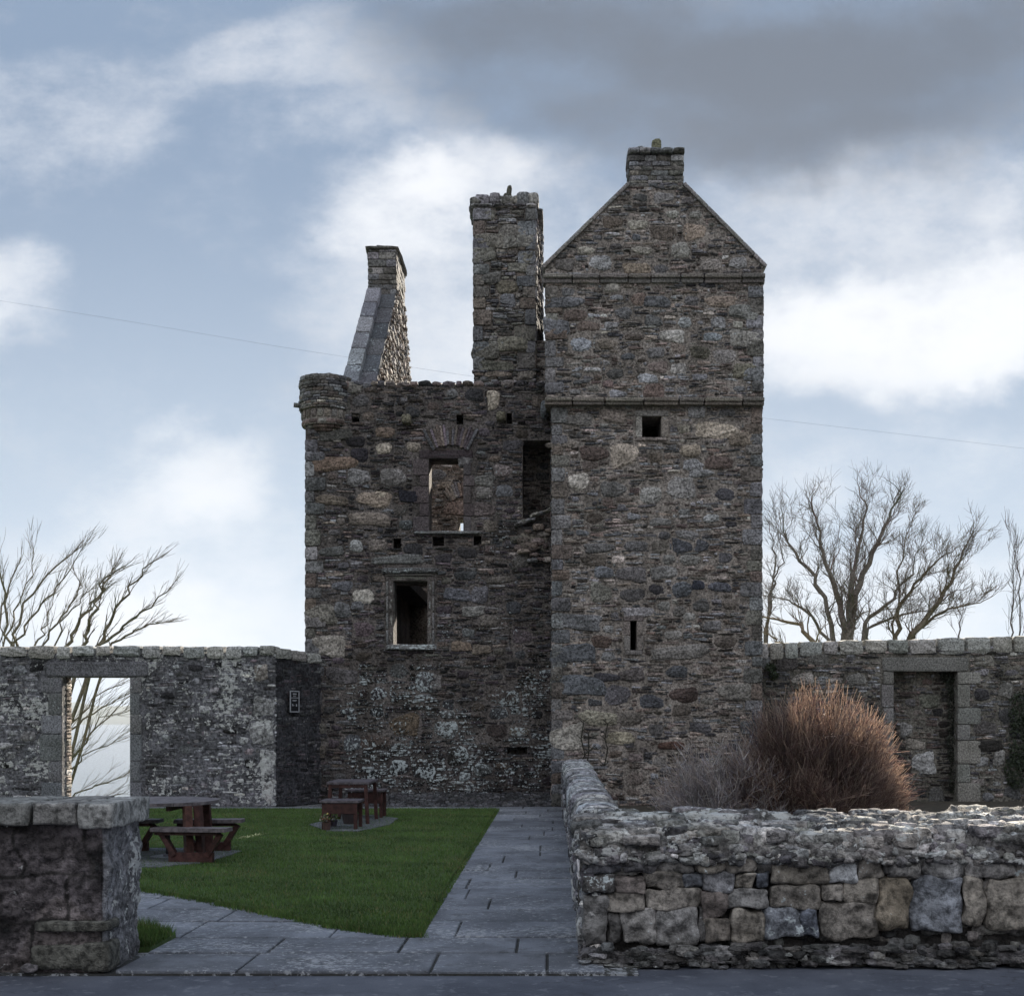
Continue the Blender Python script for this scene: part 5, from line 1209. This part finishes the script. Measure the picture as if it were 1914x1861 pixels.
tree('slender bare tree rising close to the right edge of the castle tower',
     [([(1425,1420),(1432,1180),(1442,1090),(1452,1050),(1440,1000)],.07,.55), ([(1428,1420),(1436,1190),(1448,1080),(1466,1040),(1460,990)],.05,.5)], 44., 1, BK, spread=.9, gnarl=.4, seed=12)
tree('low bare tree with long arching boughs beside the castle tower base',
     [([(1560,1420),(1535,1215),(1500,1165),(1440,1150)],.13,.8), ([(1500,1420),(1480,1215),(1455,1200),(1430,1180)],.08,.6)], 43., 1, (.2,.16,.11), spread=.7, seed=15)
for i, (u, vt, lab, sd_) in enumerate(((1884,1060,'thin upright bare sapling left of the one at the photo edge',21),(1908,1010,'thin upright bare sapling at the right edge of the photo',22),(1796,1100,'faint slim sapling between the leaning tree and the edge saplings',23))):
    tree(lab, [([(u,1400),(u+1,1200),(u+6,(1200+vt)//2),(u-2,vt)],.05,.9)], 52., 1, (.14,.12,.11), up=.12, spread=.6, seed=sd_, minr=.008)
LB = (.17,.15,.11)
tree('bare tree with upright limbs beyond the wall at the left edge of the photo',
     [([(-6,1500),(22,1205),(20,1130),(10,1050),(3,1005)],.06,.7), ([(-2,1500),(24,1205),(38,1125),(92,1055),(138,1020)],.06,.6), ([(10,1500),(30,1200),(66,1140),(102,1095),(150,1030)],.05,.7), ([(-60,1500),(-12,1205),(-6,1130),(12,1060)],.06,.6),
      ([(20,1500),(65,1205),(80,1165),(84,1120)],.045,.6), ([(20,1500),(4,1205),(20,1140),(42,1070),(46,1020)],.04,.6)], 40., 1, LB, curl=(.1,0,.05), up=.02, spread=.5, gnarl=.13, seed=31, split=(2,3,4), rb=(.3,.55))
tree('bare tree leaning right over the boundary wall, seen through the doorway too',
     [([(60,1560),(122,1208),(146,1165),(172,1128),(204,1078),(208,1062)],.07,.5), ([(70,1560),(157,1208),(173,1170),(191,1130),(206,1085),(236,1068)],.07,.5), ([(70,1560),(184,1208),(215,1152),(250,1098),(288,1055)],.07,.6),
      ([(90,1560),(190,1208),(240,1172),(288,1138),(335,1102)],.06,.55),([(100,1560),(205,1208),(242,1182),(275,1166),(300,1162)],.05,.5),([(50,1560),(82,1208),(118,1152),(148,1112),(156,1084)],.045,.6),([(50,1560),(104,1208),(132,1150),(170,1110),(190,1100)],.035,.5),
      ([(90,1500),(130,1432),(180,1372),(250,1310)],.055,.8), ([(90,1540),(140,1482),(200,1462),(250,1440)],.035,.8), ([(60,1480),(130,1365),(185,1322),(240,1292)],.045,.8),([(80,1520),(130,1442),(180,1402),(230,1385)],.035,.8),([(100,1560),(140,1502),(200,1490),(245,1478)],.03,.7),([(90,1400),(130,1352),(190,1290),(240,1268)],.035,.8),([(80,1540),(132,1424),(200,1340),(244,1330)],.03,.8)],
     39., 1, LB, curl=(.1,0,.03), up=.0, spread=.45, gnarl=.12, seed=33, split=(3,4), rb=(.3,.5))

# ================================================================ BUSHES in the garden bed
def bush(name, label, cx_, cy_, rx, ry, h, n, cols, lean, seed, rad=(.0016,.0042), spread=1., tipw=.55):
    random.seed(seed); rs = np.random.RandomState(seed); mb = MB()
    for i in range(n):
        th = rs.uniform(0, 6.283); rr = math.sqrt(rs.uniform(0,1)); bx, by_ = cx_+rx*.30*rr*math.cos(th), cy_+ry*.35*rr*math.sin(th)
        el = math.asin(rs.uniform(.02, 1.)) if rs.rand() < .85 else rs.uniform(0, .5)
        az_ = th+rs.normal(0,.7)
        s = rs.uniform(.80,1.04) if rs.rand() < .7 else rs.uniform(.35,.85)
        s *= 1+.12*math.sin(3*az_+seed)+.09*math.sin(7*az_+3*el)+.06*math.sin(11*el+az_); s = min(s, 1.06)
        ex = cx_+rx*math.cos(az_)*math.cos(el)*s+lean[0]*s*math.sin(el); ey = cy_+ry*math.sin(az_)*math.cos(el)*s; ez = h*(.34+.66*math.sin(el))*s
        m_ = 8; tt_ = np.linspace(0, 1, m_)[:,None]
        a = np.array([bx,by_,0.05]); b = np.array([ex,ey,ez])
        mid = np.array([bx*.42+ex*.58, by_*.42+ey*.58, ez*.72+.05])
        P = (1-tt_)**2*a+2*tt_*(1-tt_)*mid+tt_**2*b
        ph = rs.uniform(0,6.28,3); am = .055
        P += am*np.stack([np.sin(tt_[:,0]*9+ph[0]), np.sin(tt_[:,0]*8+ph[1]), np.sin(tt_[:,0]*10+ph[2])],1)*tt_
        # tips hook upward
        P[-1,2] += .02; r0 = rs.uniform(*rad); c = cols[rs.randint(len(cols))]; k = rs.uniform(.7,1.3)
        nb_ = len(mb.c); tube(mb, P, np.linspace(r0*1.5, r0*.6, m_), 3, (c[0]*k,c[1]*k,c[2]*k,0))
        f_ = np.repeat(np.clip((tt_[:,0]-.35)/.65, 0, 1)**1.5, 3)[:,None].astype(np.float32); tip_ = np.array([[.235,.20,.165,0]], np.float32)*k  # paler young tips, dark bases; also puts the backlit glow into the stem colour
        mb.c[-1] = mb.c[-1]*.5*(1-f_)+tip_*f_*tipw+mb.c[-1]*f_*(1-tipw)
        for _ in range(rs.randint(2,6)):
            i0 = rs.randint(3, m_-1); d = (P[min(i0+1,m_-1)]-P[i0-1]); d /= np.linalg.norm(d)
            d = d+rs.normal(0,.75,3); d /= np.linalg.norm(d); L = rs.uniform(.08,.26)*h/1.8
            p0_ = P[i0]; p1_ = p0_+d*L*.5+rs.normal(0,.006,3); p2_ = p1_+d*L*.5+np.array([0,0,.03])*L
            kk = (.6+.7*(i0/m_)**2)*k; tube(mb, [p0_,p1_,p2_], [r0*.8,r0*.65,r0*.4], 3, (c[0]*kk,c[1]*kk,c[2]*kk,0))
    o = mb.build(name, M_STEM); o['label'] = label; o['category'] = 'bush'; return o
BYb = 13.6
bush('bush', 'dense leafless bush of dark red stems glowing where the sun catches its right side', wx(1512,BYb), BYb, wx(1512+172,BYb)-wx(1512,BYb), .95, wz(1300,BYb), 9500,
     [(.085,.06,.058),(.11,.08,.076),(.065,.045,.047),(.16,.125,.11),(.075,.052,.056)], (.05,0), 3)
bush('bush', 'paler grey-mauve twiggy bush left of the dark red one', wx(1365,BYb-.3), BYb-.3, .80, .6, wz(1385,BYb), 2300,
     [(.19,.18,.19),(.15,.135,.145),(.25,.24,.24)], (-.1,0), 4)

# wall plants
def leafy(name, label, u0, v0, u1, v1, Y, n, col, sz=.03, drop=.25):
    mb = MB()
    for i in range(n):
        u = rnd(u0,u1); v = rnd(v0,v1); p = PX(u, v, Y)-Y_*rnd(0,drop)
        a = np.array([rnd(-1,1),rnd(-1,1),rnd(-1,1)])*sz; b = np.array([rnd(-1,1),rnd(-1,1),rnd(-1,1)])*sz; k = rnd(.6,1.4)
        mb.add([p-a,p+b,p+a,p-b], [[0,1,2,3]], col=tuple(c*k for c in col)+(0,))
    o = mb.build(name, M_LEAF); tag(o, label, 'ivy' if name == 'ivy' else 'plant'); return o
def ivy(label, spots, Y, col, per=260, sz=.035):
    mb = MB()
    for (u, v, ru, rv) in spots:
        for i in range(per):
            th = rnd(0,6.28); r = math.sqrt(random.random()); p = PX(u+ru*r*math.cos(th), v+rv*r*math.sin(th), Y)-Y_*rnd(0,.16)*(1-r*.6)
            a = np.array([rnd(-1,1),rnd(-.4,.4),rnd(-1,1)])*sz; b = np.array([rnd(-1,1),rnd(-.4,.4),rnd(-1,1)])*sz; k = rnd(.6,1.4)
            mb.add([p-a,p+b,p+a,p-b], [[0,1,2,3]], col=tuple(c*k for c in col)+(0,))
    o = mb.build('ivy', M_LEAF); tag(o, label, 'ivy'); return o
ivy('dark ivy hanging on the wall at the right edge of the photo', [(1905,1330,22,40),(1910,1390,26,50),(1900,1440,24,34),(1925,1360,20,80)], RY-.03, (.018,.026,.012), 420)
ivy('narrow strip of dark ivy down the right side of the walled-up doorway', [(1778,1280,11,26),(1779,1330,10,34),(1778,1390,10,34),(1781,1450,9,34),(1770,1265,16,10)], RY+.24, (.014,.018,.010), 220, .025)
ivy('small dark fern tuft where the right wall meets the tower', [(1440,1248,10,9),(1446,1262,8,7)], RY-.05, (.02,.03,.012), 120, .03)
cv = MB()
for (pl) in ([(1080,1440),(1092,1410),(1086,1380),(1090,1350)],[(1095,1440),(1100,1405),(1098,1370)],[(1130,1430),(1134,1400),(1130,1380),(1136,1352)],[(1092,1410),(1106,1398),(1118,1400)]):
    tube(cv, [PX(u+rnd(-2,2), v, TY-.07) for u, v in pl], .012, 4, (.03,.028,.02,0))
    for u, v in pl:
        for s in (-1,1): tube(cv, [PX(u,v,TY-.07), PX(u+s*9,v-8,TY-.06)], .007, 3, (.03,.028,.02,0))
o = cv.build('climber', M_BARK); tag(o, 'thin dark climbing stems on the tower foot above the garden wall', 'climber')

# ================================================================ AIR
hz = MB(); box(hz, (-9800,-60,-13), (9800,12000,480), (1,1,1,0))
hm = bpy.data.materials.new('haze'); hm.use_nodes = True; ht = hm.node_tree
for n in list(ht.nodes): ht.nodes.remove(n)
ho = node(ht, 'ShaderNodeOutputMaterial'); hv = node(ht, 'ShaderNodeVolumePrincipled')
hv.inputs['Color'].default_value = (.78,.87,1.,1); hv.inputs['Density'].default_value = .00006; hv.inputs['Anisotropy'].default_value = 0.
ht.links.new(hv.outputs[0], ho.inputs['Volume'])
o = hz.build('haze', hm); o['kind'] = 'stuff'; o['label'] = 'thin blue sea haze over the far hills'; o['category'] = 'haze'
